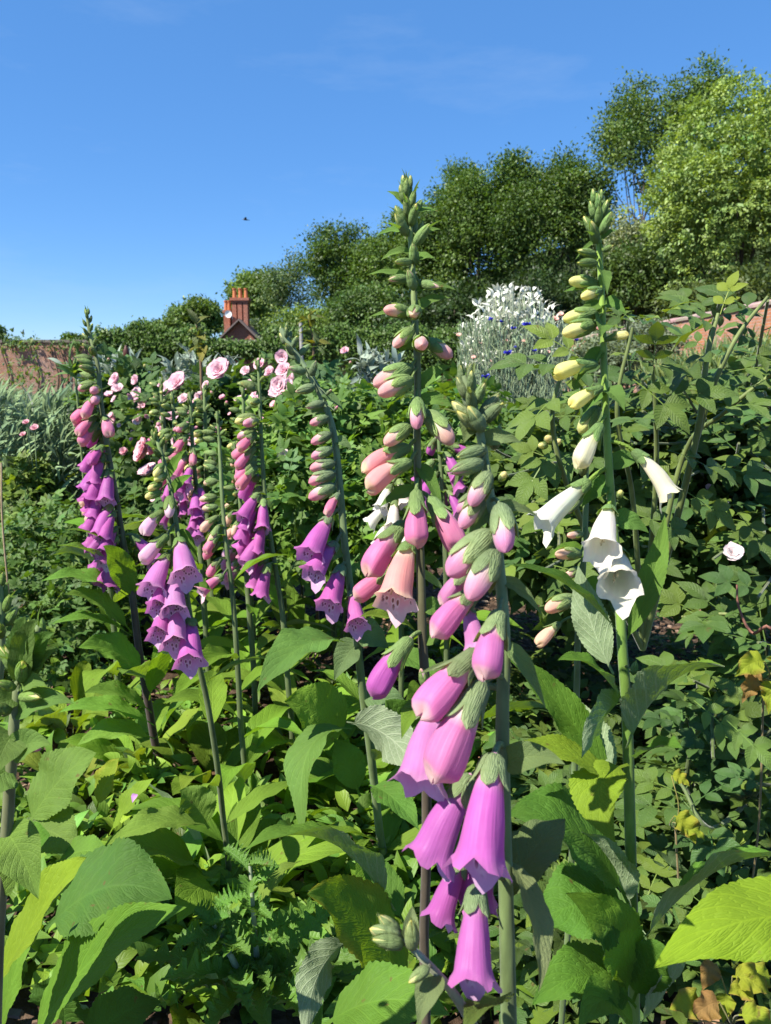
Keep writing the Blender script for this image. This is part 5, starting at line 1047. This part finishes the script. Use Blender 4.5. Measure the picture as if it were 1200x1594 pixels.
# ---- far left purple
fx = Fox('dark stemmed purple foxglove at the far left, its top against the sky', [(134, 482, 1.45), (140, 520, 1.45), (152, 568, 1.45), (157, 625, 1.45), (166, 690, 1.45), (179, 765, 1.45), (191, 840, 1.45), (205, 920, 1.45), (216, 1010, 1.46), (228, 1080, 1.48), (240, 1150, 1.52)], (2.4, 6.5), ((0.17, 0.22, 0.08), (0.055, 0.035, 0.03)), green=(0.16, 0.24, 0.08))
fx.tip(486, 545, 12, 20)
fx.auto(552, 868, 38, 52, ['apricot', 'pink', 'pink', 'magenta', 'purple', 'magenta', 'purple', 'purple'], azs=1.0, open_from=.45, bud_to=.2)
PL = fx.root
for a in (((195, 905), (88, 850), 48, (-.1, .9, .3)), ((200, 930), (64, 905), 52, (-.1, .85, .5)), ((205, 985), (100, 925), 56, (0, .85, .6)), ((206, 990), (80, 972), 44, (0, .9, .35)), ((228, 1050), (122, 1008), 66, (.1, .75, .7)), ((212, 940), (160, 850), 46, (.3, .3, .9)), ((205, 880), (100, 825), 26, (0, 1, .3)), ((215, 900), (275, 830), 30, (.1, .9, .4)), ((228, 1060), (190, 1050), 60, (-.2, .8, .5)), ((232, 1090), (262, 1010), 40, (.5, .4, .7)), ((236, 1110), (130, 1080), 50, (0, .8, .5)), ((240, 1130), (90, 1110), 52, (0, .9, .4)), ((240, 1150), (120, 1160), 60, (-.1, .8, .5)), ((242, 1150), (330, 1080), 52, (.2, .8, .5))):
    hl(PL, (*a[0], 1.46), (*a[1], 1.36), a[2], a[3], .14, col=vary((0.10, 0.21, 0.04), .12), fold=.28)
# ---- the middle leaning foxglove
fx = Fox('grey green topped foxglove leaning right with magenta bells down its left side', [(438, 512, 1.1), (450, 535, 1.1), (472, 568, 1.1), (498, 612, 1.1), (518, 668, 1.1), (527, 735, 1.1), (535, 830, 1.1), (545, 915, 1.1), (556, 1000, 1.1), (566, 1090, 1.12), (578, 1180, 1.15), (590, 1290, 1.2)], (4, 7), ((0.17, 0.23, 0.12), (0.12, 0.17, 0.06)), green=(0.19, 0.26, 0.13), leafc=(0.14, 0.22, 0.09))
fx.tip(516, 556, 9, 30)
for a in (((476, 580), (455, 572), 'green'), ((484, 585), (498, 562), 'green'), ((490, 602), (466, 610), 'green'), ((505, 628), (482, 634), 'green'), ((508, 615), (522, 606), 'green'), ((512, 650), (488, 660), 'bud'), ((520, 640), (532, 632), 'bud'), ((516, 675), (490, 690), 'bud'), ((518, 698), (490, 712), 'bud'), ((522, 720), (488, 730), 'bud'), ((522, 735), (486, 752), 'bud'), ((522, 755), (486, 776), 'bud')): fx.fl(a[0], (a[1][0] - 6, a[1][1]), a[2], 'pink', -.01, -.02)
for a in (((528, 768), (508, 802), 'half', 'pink'), ((514, 805), (482, 866), 'open', 'magenta'), ((524, 845), (488, 896), 'open', 'magenta'), ((532, 880), (514, 945), 'open', 'magenta'), ((548, 920), (554, 975), 'open', 'magenta')): fx.fl(a[0], a[1], a[2], a[3], -.01, -.05, na=20, fat=1.05)
for y, t, w in ((560, (445, 590), 14), (570, (510, 580), 14), (610, (535, 640), 16), (640, (470, 650), 14), (690, (548, 700), 16), (860, (500, 880), 18), (990, (605, 1010), 40), (1080, (640, 1110), 40), (1000, (520, 1060), 36)): fx.bract(y, t, w)
tube_ = fx
CT = fx.root; fx.cauline(1000, 9, .08, .2)
# ---- background spikes
def bg_fox(label, px, y0, y1, n, size, pals, d=None, tip=True, **kw):
    f = Fox(label, px, (2.4, 4.5), ((0.13, 0.19, 0.06), (0.09, 0.12, 0.045)))
    if tip: f.tip(px[0][1] + 4, px[0][1] + 36, 6, 18)
    f.auto(y0, y1, n, size, pals, **kw); f.cauline(y1 + 25, 9, .10, .24); return f
bg_fox('purple foxglove with fat magenta bells standing just left of the leaning one', [(402, 560, 1.5), (405, 640, 1.5), (408, 710, 1.5), (414, 790, 1.5), (428, 880, 1.5), (440, 960, 1.5), (448, 1060, 1.52)], 600, 875, 26, 52, ['cream', 'pink', 'pink', 'magenta', 'magenta', 'magenta'], open_from=.5, bud_to=.25, az0=-2.6)
bg_fox('slim foxglove with peach buds and one side hanging bell', [(338, 640, 1.35), (342, 700, 1.35), (346, 780, 1.34), (352, 850, 1.33), (362, 930, 1.33), (370, 1040, 1.34), (374, 1120, 1.36)], 670, 870, 13, 42, ['cream', 'cream', 'peach', 'peach', 'pink'], open_from=1.2, bud_to=.6, az0=-2.9, azs=.4).fl((348, 895), (312, 922), 'open', 'pink', -.01, -.03)
bg_fox('short spike of small magenta bells behind the peach budded foxglove', [(296, 610, 1.75), (300, 700, 1.75), (308, 790, 1.75), (314, 900, 1.75)], 640, 805, 18, 40, ['pink', 'pink', 'magenta', 'purple'], open_from=.4, bud_to=.2)
bg_fox('thin pink budded foxglove in front of the big pink rose', [(268, 610, 1.9), (272, 680, 1.9), (276, 760, 1.9), (280, 860, 1.9)], 635, 780, 14, 36, ['cream', 'pink', 'pink', 'magenta'], open_from=.6, bud_to=.3)
bg_fox('cream budded foxglove far behind the lilac one', [(318, 600, 2.0), (320, 680, 2.0), (322, 770, 2.0), (326, 860, 2.0)], 630, 770, 14, 34, ['cream', 'cream', 'peach'], open_from=1.2, bud_to=.5)
bg_fox('green topped foxglove with few peach buds below the rose cluster', [(378, 600, 1.9), (380, 690, 1.9), (384, 780, 1.9), (388, 900, 1.9)], 640, 860, 14, 38, ['cream', 'peach', 'peach', 'pink'], open_from=.9, bud_to=.4)
bg_fox('dark pink foxglove half hidden in the roses right of the tall purple spike', [(430, 640, 2.0), (432, 720, 2.0), (436, 820, 2.0)], 668, 800, 10, 36, ['pink', 'magenta'], open_from=.5, bud_to=.1)
bg_fox('pure white foxglove behind the apricot spike with small hanging bells', [(612, 690, 1.55), (614, 740, 1.55), (618, 800, 1.55), (622, 880, 1.55)], 735, 815, 9, 44, ['white'], open_from=.1, bud_to=.0, azs=1.2, tip=False)
bg_fox('purple foxglove glimpsed between the apricot and the front spikes', [(680, 640, 1.5), (684, 700, 1.5), (690, 790, 1.5), (694, 880, 1.5)], 685, 775, 9, 44, ['magenta', 'purple'], open_from=.2, bud_to=.0, azs=1.3, tip=False)
bg_fox('yellowing cream foxglove low between the purple and lilac spikes', [(168, 700, 1.7), (160, 780, 1.7), (166, 860, 1.7)], 690, 790, 11, 38, ['cream', 'ivory', 'peach'], open_from=1.2, bud_to=.2, tip=False)
bg_fox('small green budded spike left of the pink roses', [(250, 590, 2.1), (254, 660, 2.1), (258, 740, 2.1)], 600, 700, 10, 28, ['cream', 'pink'], open_from=1.3, bud_to=.6)
bg_fox('late foxglove spike with rose pink buds under the leaning one', [(365, 690, 1.6), (372, 760, 1.6), (380, 850, 1.6), (388, 950, 1.6)], 760, 885, 9, 40, ['cream', 'peach', 'palepink', 'pink'], open_from=.7, bud_to=.2)
# ---- budding foxglove at the left edge, side shoot at the bottom
f = Fox('budding foxglove with a leafy green tip at the left edge of the picture', [(62, 975, .52), (40, 1030, .52), (26, 1085, .52), (18, 1180, .52), (10, 1300, .53), (-2, 1430, .54), (-10, 1640, .56)], (6, 11), ((0.15, 0.20, 0.08), (0.13, 0.13, 0.06)), green=(0.17, 0.27, 0.06), leafc=(0.11, 0.20, 0.045))
f.tip(985, 1050, 10, 60, spread=.7)
for y, t, w, n, dt in ((1060, (40, 960), 34, (-.3, .2, .9), -.03), (1050, (85, 985), 34, (.5, .3, .8), -.02), (1045, (22, 985), 30, (-.6, .3, .7), 0), (1062, (92, 1010), 30, (.4, .5, .7), -.01), (1068, (60, 965), 34, (0, .2, 1), -.04)): f.bract(y, t, w, dt, n, bulge=.14)
f.bract(1300, (60, 1400), 70, -.02, (.4, .5, .7), name='leaf'); f.bract(1400, (-40, 1300), 70, -.02, (0, .6, .7), name='leaf')
for a in (((24, 1072), (-6, 1062), 'green'), ((30, 1085), (62, 1086), 'green'), ((16, 1110), (-16, 1095), 'green')): f.fl(a[0], a[1], a[2], 'cream', -.01, -.02)
for y, t, w, n in ((1075, (72, 1068), 30, (0, .8, .6)), (1090, (-30, 1120), 30, (0, .8, .6)), (1110, (115, 1095), 36, (0, .9, .4)), (1140, (-10, 1210), 60, (.2, .4, .8)), (1170, (80, 1160), 40, (.1, .7, .6)), (1200, (-40, 1250), 60, (0, .6, .7))): f.bract(y, t, w, -.02, n)
f.fl((32, 1160), (64, 1166), 'bud', 'pink', .03, .03)
EL = f.root
f = Fox('second green budded foxglove tip cut off by the left edge', [(-2, 905, .6), (2, 960, .6), (0, 1040, .6), (-14, 1140, .61), (-50, 1280, .62)], (5, 7), ((0.14, 0.20, 0.07), (0.12, 0.16, 0.06)), green=(0.17, 0.27, 0.06), leafc=(0.11, 0.20, 0.045))
f.tip(910, 985, 10, 44, spread=.7)
f = Fox('blurred grey green side shoot of buds at the bottom edge, nearest the camera', [(612, 1452, .40), (640, 1475, .40), (675, 1510, .40), (715, 1560, .405), (760, 1640, .42)], (4, 9), ((0.24, 0.27, 0.17), (0.22, 0.22, 0.13)), green=(0.22, 0.28, 0.12), leafc=(0.17, 0.22, 0.10), base_pt=None)
for a in (((625, 1462), (575, 1445), 'green', 0, -.004), ((628, 1470), (580, 1462), 'green', -.005, -.01), ((622, 1458), (590, 1425), 'green', .003, 0), ((642, 1478), (640, 1432), 'green', -.006, -.012), ((668, 1505), (636, 1530), 'green', -.008, -.012)): f.fl(a[0], a[1], a[2], 'cream', a[3], a[4], ya=a[0][1])
f.bract(1472, (642, 1410), 22, .005, (.2, .2, .9)); f.bract(1515, (650, 1600), 36, -.015, (-.5, .3, .7)); f.bract(1465, (600, 1480), 20, 0)

# ================================================================== LEAFY ROSETTES AT THE BOTTOM
def ros_thing(label, px, d=None, name='foxglove_rosette'):
    c = ground_at(*px); return thing(name, label, 'leaf rosette', (c[0], c[1], 0), 'leafy foxglove rosettes'), c
A, c = ros_thing('big leaved rosette in the centre foreground with one arching leaf showing its pale underside', (600, 1500))
hl(A, (614, 1418, .90), (372, 1330, .80), 125, (.1, .8, -.25), .22, (.1, 1, 0), col=(0.085, 0.19, 0.03), fold=.30, nu=54, nser=40, serr=.035)
hl(A, (648, 1560, .92), (478, 1392, .80), 125, (.35, .62, .7), .14, (-.2, 1, 0), col=(0.10, 0.21, 0.03), fold=.22, nu=48, edge=(0.30, 0.28, 0.02))
hl(A, (548, 1462, .90), (476, 1620, .80), 74, (-.35, -.1, -.9), .16, (-.6, .7, 0), col=(0.11, 0.18, 0.05), fold=.25, nu=40)
hl(A, (470, 1340, .95), (412, 1432, .88), 52, (-.6, .6, .5), .18, (-.8, .6, 0), col=(0.12, 0.2, 0.04), fold=.3)
hl(A, (500, 1600, .80), (700, 1580, .74), 120, (0, .85, .5), .16, col=(0.08, 0.19, 0.03), fold=.2, nu=44)
hl(A, (630, 1440, .95), (560, 1330, 1.0), 60, (.2, .7, .6), .1, col=(0.06, 0.15, 0.025))
B, c = ros_thing('tall leaved rosette behind it whose tongue shaped leaf hangs straight down', (575, 1300))
hl(B, (548, 1135, 1.0), (474, 1306, .90), 84, (-.65, .5, .6), .30, (-.55, .8, 0), col=(0.085, 0.18, 0.045), fold=.26, nu=50, nser=36)
hl(B, (540, 1125, .98), (655, 1205, .90), 90, (-.35, .25, -.9), .12, (.3, 1, 0), col=(0.10, 0.14, 0.05), fold=.15, nu=40)
hl(B, (535, 1000, 1.05), (400, 1078, .92), 92, (-.1, .85, .5), .16, col=(0.075, 0.17, 0.045), fold=.28, nu=50, nser=36)
hl(B, (540, 1150, 1.05), (442, 1092, .98), 110, (.15, .55, .85), .10, col=(0.12, 0.24, 0.035), fold=.1, nu=44, nser=34, shape=.65)
hl(B, (575, 1222, .96), (652, 1292, .90), 64, (.25, .8, .55), .12, col=(0.07, 0.18, 0.035), fold=.28, nu=40)
hl(B, (560, 1240, 1.0), (520, 1150, 1.0), 60, (.2, .5, .8), .1, col=(0.08, 0.19, 0.03))
hl(B, (600, 1010, 1.0), (700, 1080, .95), 50, (.3, .8, .5), .1, col=(0.08, 0.18, 0.035))
hl(B, (640, 1170, 1.02), (600, 1090, 1.0), 80, (.1, .5, .8), .1, col=(0.06, 0.15, 0.025))
C, c = ros_thing('coarse toothed rosette filling the bottom left corner, one long leaf catching the sun', (60, 1560))
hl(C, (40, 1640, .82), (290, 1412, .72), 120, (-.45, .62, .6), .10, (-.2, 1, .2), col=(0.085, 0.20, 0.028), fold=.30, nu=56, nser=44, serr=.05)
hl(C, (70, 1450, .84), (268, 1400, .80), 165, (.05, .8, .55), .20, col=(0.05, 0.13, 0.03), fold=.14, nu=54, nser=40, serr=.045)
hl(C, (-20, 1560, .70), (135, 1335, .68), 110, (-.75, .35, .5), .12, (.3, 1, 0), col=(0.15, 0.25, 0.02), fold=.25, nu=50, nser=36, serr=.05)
hl(C, (-10, 1640, .76), (66, 1400, .76), 70, (-.5, .3, .7), .08, col=(0.10, 0.22, 0.03), fold=.25, nu=44)
hl(C, (100, 1600, .85), (100, 1520, .82), 110, (0, .6, .8), .1, col=(0.04, 0.11, 0.02), fold=.2)
hl(C, (120, 1640, .78), (250, 1560, .84), 90, (.1, .8, .5), .15, col=(0.05, 0.13, 0.025), fold=.2, serr=.05)
D_, c = ros_thing('broad dull green rosette at the left edge shaded by the budding stem', (90, 1400))
hl(D_, (20, 1360, .95), (78, 1300, .92), 90, (-.4, .5, .7), .10, col=(0.06, 0.16, 0.02), fold=.15, nser=30)
hl(D_, (40, 1290, 1.0), (150, 1172, 1.0), 110, (-.1, .7, .7), .12, col=(0.10, 0.19, 0.045), fold=.15, nu=44)
hl(D_, (40, 1300, 1.0), (120, 1330, .95), 100, (-.2, .75, .6), .18, col=(0.10, 0.18, 0.05), fold=.2, nu=44)
hl(D_, (85, 1345, .95), (170, 1330, .92), 60, (0, .85, .5), .12, col=(0.09, 0.20, 0.035), fold=.2)
hl(D_, (170, 1300, 1.0), (240, 1212, 1.0), 52, (-.6, .55, .5), .08, col=(0.14, 0.25, 0.03), fold=.3)
hl(D_, (150, 1260, 1.05), (185, 1180, 1.05), 50, (-.3, .6, .7), .1, col=(0.16, 0.25, 0.03), fold=.2, edge=(0.32, 0.3, .03))
hl(D_, (318, 1285, 1.0), (165, 1318, .94), 62, (0, .9, .35), .14, col=(0.12, 0.22, 0.04), fold=.35)
hl(D_, (325, 1290, 1.02), (280, 1230, 1.0), 70, (-.2, .7, .6), .12, col=(0.11, 0.21, 0.045), fold=.25)
labels = ['rosette with yellow tipped leaves in front of the lilac bells', 'dense young rosette under the dark stem of the purple spike', 'spreading rosette below the leaning foxglove, half in shade', 'flat rosette right of the spiny thistle', 'fresh rosette between the thistle and the left edge plants', 'dark rosette at the foot of the magenta spike', 'rosette in the gap between the magenta and white spikes', 'rosette against the foot of the low sunny bush', 'long leaved rosette behind the lilac foxglove', 'rosette at the foot of the spreading herb on the left',
          'small rosette low at the bottom edge under the toothed leaves', 'rosette behind the tongue shaped hanging leaf', 'pale rosette beside the bare patch of soil on the left', 'rosette beneath the shaded rose bush at the right', 'crowded rosette in deep shade below the apricot spike']
spots = [(330, 1230, 8, .14, .22), (215, 1210, 8, .14, .22), (470, 1170, 9, .14, .24), (520, 1520, 5, .10, .16), (250, 1420, 7, .12, .2), (770, 1600, 5, .12, .18), (830, 1400, 7, .14, .24), (480, 1030, 8, .16, .26), (340, 1090, 8, .16, .26), (110, 1150, 8, .14, .22),
         (300, 1560, 6, .1, .17), (520, 1250, 8, .14, .22), (130, 1240, 6, .12, .2), (1080, 1420, 4, .10, .14), (680, 1230, 8, .14, .22)]
for lab, (x, y, n, l0, l1) in zip(labels, spots):
    r_, c = ros_thing(lab, (x, y)); c[2] = 0.0
    rosette(r_, c, n, l0, l1, col=vary(FOXG, .12), lift=(.45, 1.1))
rosette(CT, ground_at(590, 1290) + np.array([0, 0, .02]), 6, .14, .22)
# ---- spiny thistle
c = ground_at(400, 1540); root = thing('thistle', 'spiny thistle with pale stem and glossy prickly leaves in the bottom centre left', 'thistle', (c[0], c[1], 0))
def thistle_leaf(b, t, w):
    b, t = np.asarray(b), np.asarray(t); L = np.linalg.norm(t - b); nu = 41; mid = bez(b, (b + t) / 2 + np.array([0, 0, .15 * L]), t, nu); u = np.linspace(0, 1, nu); T = nz(np.gradient(mid, axis=0)); Nn = nz(np.array([0, -.3, 1.0]) - T * (T @ np.array([0, -.3, 1.0]))[:, None]); S = np.cross(T, Nn)
    saw = 0.25 + 0.75 * np.abs(((u * 9) % 1) - .5) * 2; wd = w * .5 * np.sin(np.pi * np.clip(u * .93 + .07, 0, 1)) ** .7 * saw; mb = MB()
    v = np.array([-1, -.5, 0, .5, 1]); p = mid[:, None] + S[:, None] * (wd[:, None] * v)[..., None] + Nn[:, None] * ((np.abs(v) * wd[:, None]) * .35 + (np.abs(v) == 1) * (rng.uniform(0, .9, (nu, 5)) * wd[:, None]))[..., None]
    mb.grid(p.reshape(-1, 3), nu, 5, False, vary((0.10, 0.22, 0.035), .1), np.stack(np.broadcast_arrays(u[:, None], (v * .5 + .5)[None]), -1)); mb.build('leaf', M['rose_leaf'], root, b)
for sp in ([(389, 1345, .88), (393, 1400, .88), (398, 1470, .9), (405, 1540, .92)], [(330, 1435, .86), (350, 1470, .87), (385, 1540, .9)]):
    pts = smooth_curve([P(*q) for q in sp], 14); mb = MB(); tube(mb, pts, np.linspace(.002, .004, 14), 6, (0.30, 0.34, 0.22)); mb.build('stem', M['stem'], root, pts[-1])
    for i in range(13):
        a = pts[i]; az = i * 2.4; h = np.array([math.cos(az), math.sin(az) - .2, rng.uniform(-.1, .5)]); thistle_leaf(a, a + nz(h) * rng.uniform(.035, .07) * (0.6 + i * .05), .03)
for i in range(12):
    a = P(400, 1530, .91) + np.array([0, 0, .0]); az = i * .55; h = np.array([math.cos(az), math.sin(az), rng.uniform(.1, .6)]); thistle_leaf(a, a + nz(h) * rng.uniform(.09, .15), .045)
# ---- yellowing plants at the right
def yellow_plant(label, pts_):
    root = None
    for (x, y, d, L, cidx) in pts_:
        c = P(x, y, d)
        if root is None: root = thing('yellowing_plant', label, 'plant', gnd(c), 'yellowing plants under the roses')
        colr = [(0.28, 0.31, 0.025), (0.21, 0.29, 0.03), (0.24, 0.15, 0.07), (0.15, 0.27, 0.03)][cidx]
        a = rng.uniform(-3.4, .3); t = c + np.array([math.cos(a) * L, -.3 * L, math.sin(a) * L]); make_leaf(root, c, c + (t - c) * .8, L * .62, cs(rng.normal(0, .5), .6, .8), .15, nu=26, nv=9, fold=.3, wave=.22, serr=.06, nser=12, pet=.08, shape=.65, col=colr, edge=(0.30, 0.15, 0.05) if cidx != 3 else None)
        hub = P(sum(q[0] for q in pts_) / len(pts_), max(q[1] for q in pts_) + 6, sum(q[2] for q in pts_) / len(pts_) + .02)
        mb = MB(); tube(mb, smooth_curve([c, (c + hub) / 2 + rng.normal(0, .004, 3), hub], 8), .0008, 5, (0.22, 0.2, 0.05)); mb.build('petiole', M['stem'], root, c)
    mb = MB(); tube(mb, smooth_curve([hub, hub * np.array([1, 1, .5]) + np.array([.01, 0, 0]), gnd(hub)], 8), .0014, 6, (0.2, 0.15, 0.06)); mb.build('stem', M['stem'], root, hub)
yellow_plant('yellow and brown withering plant low at the bottom right corner', [(1140, 1520, .86, .05, 0), (1175, 1545, .86, .045, 0), (1115, 1500, .87, .04, 2), (1120, 1560, .85, .05, 2), (1150, 1580, .84, .05, 1), (1090, 1570, .85, .05, 0), (1190, 1590, .84, .05, 2), (1070, 1590, .84, .04, 3), (1200, 1520, .88, .045, 1), (1130, 1545, .87, .04, 1)])
yellow_plant('yellow green plant with browned leaf edges at the right edge, mid height', [(1190, 1030, .95, .055, 1), (1210, 1010, .95, .06, 0), (1178, 1055, .96, .045, 2), (1205, 1060, .95, .05, 1), (1160, 1045, .97, .03, 2)])
yellow_plant('two fallen bright yellow leaves in the shade right of the white foxglove stem', [(1050, 1270, .98, .05, 0), (1060, 1285, .98, .04, 1), (1045, 1208, 1.0, .03, 0)])

# ================================================================== GROUND COVER AND MULCH
k = 9000; gp = np.stack([rng.uniform(-1.3, 1.3, k), .5 + 3.2 * rng.beta(1, 1.5, k), np.full(k, .0)], 1); mb = MB()
V = np.array([(-.5, -.5, 0), (.5, -.5, 0), (.5, .5, 0), (-.5, .5, 0), (-.4, -.42, 1), (.42, -.38, 1), (.4, .42, 1), (-.44, .38, 1)], float); Q = np.array([(4, 5, 6, 7), (0, 1, 5, 4), (1, 2, 6, 5), (2, 3, 7, 6), (3, 0, 4, 7)])
Dd = nz(np.stack([rng.normal(0, 1, k), rng.normal(0, 1, k), rng.normal(0, .25, k)], 1)); Fm = frames(Dd, np.array([0, 0, 1.0]) + rng.normal(0, .3, (k, 3)))
S3 = np.stack([rng.uniform(.004, .011, k), rng.uniform(.007, .030, k), rng.uniform(.002, .006, k)], 1) * rng.uniform(.5, 1.2, (k, 1))
v = np.einsum('nij,nmj->nmi', Fm, V[None] * S3[:, None]) + gp[:, None]; ch = colvar((0.15, 0.095, 0.06), k, .45, .1); lt = rng.random(k) < .10; ch[lt] = colvar((0.30, 0.22, 0.15), int(lt.sum()), .2, .05); V = V + rng.normal(0, .07, V.shape)
mb.add(v.reshape(-1, 3), (Q[None] + (np.arange(k) * 8)[:, None, None]).reshape(-1, 4), col=np.repeat(ch, 8, 0)); o = mb.build('bark_mulch', M['chip'], None, np.zeros(3), smooth=False); tag(o, 'brown bark chips and soil crumbs strewn between the plants', 'mulch', kind='stuff')
k = 5200; c_ = np.stack([ground_at(x, y) for x, y in zip(rng.uniform(-60, 800, k // 13), 960 + rng.beta(1, 1.1, k // 13) * 640)]); gp = np.repeat(c_, 13, 0); k = len(gp); gp = gp + np.stack([rng.normal(0, .03, k), rng.normal(0, .03, k), rng.uniform(.0, .06, k)], 1); mb = MB()
scatter(mb, T_LEAF, gp, nz(np.stack([rng.normal(0, 1, k), rng.normal(0, 1, k), rng.uniform(.1, .8, k)], 1)), nz(np.array([0, 0, 1.0]) + rng.normal(0, .35, (k, 3))), rng.uniform(.025, .06, k), colvar((0.13, 0.24, 0.03), k, .28, .14)); o = mb.build('ground_cover', M['small_leaf'], None, np.zeros(3)); tag(o, 'low green weeds and seedlings carpeting the soil between the rosettes', 'ground cover', kind='stuff')
k = 420; c_ = np.stack([ground_at(x, y) for x, y in zip(rng.uniform(760, 1240, k), 1010 + rng.beta(1, 1.0, k) * 560)]); gp = np.repeat(c_, 5, 0); k = len(gp); gp = gp + np.stack([rng.normal(0, .03, k), rng.normal(0, .03, k), rng.uniform(.0, .12, k)], 1); mb = MB()
scatter(mb, T_COMP, gp, nz(np.stack([rng.normal(0, 1, k), rng.normal(0, 1, k), rng.uniform(.1, .7, k)], 1)), nz(np.array([0, 0, 1.0]) + rng.normal(0, .35, (k, 3))), rng.uniform(.05, .095, k), colvar((0.085, 0.145, 0.03), k, .28, .14)); o = mb.build('rose_seedlings', M['rose_leaf'], None, np.zeros(3)); tag(o, 'low dark green rose suckers and seedlings covering the soil on the right', 'ground cover', kind='stuff')
# a fallen petal
c = P(212, 1236, .97); root = make_leaf(None, c, P(206, 1250, .96), 10 * .97 / F, cs(0, .6, .8), .2, name='fallen_petal', mat='petal', nu=8, nv=5, pet=0, serr=0, col=(0.6, 0.3, 0.6)); tag(root, 'fallen lilac petal lying on a green leaf', 'petal')
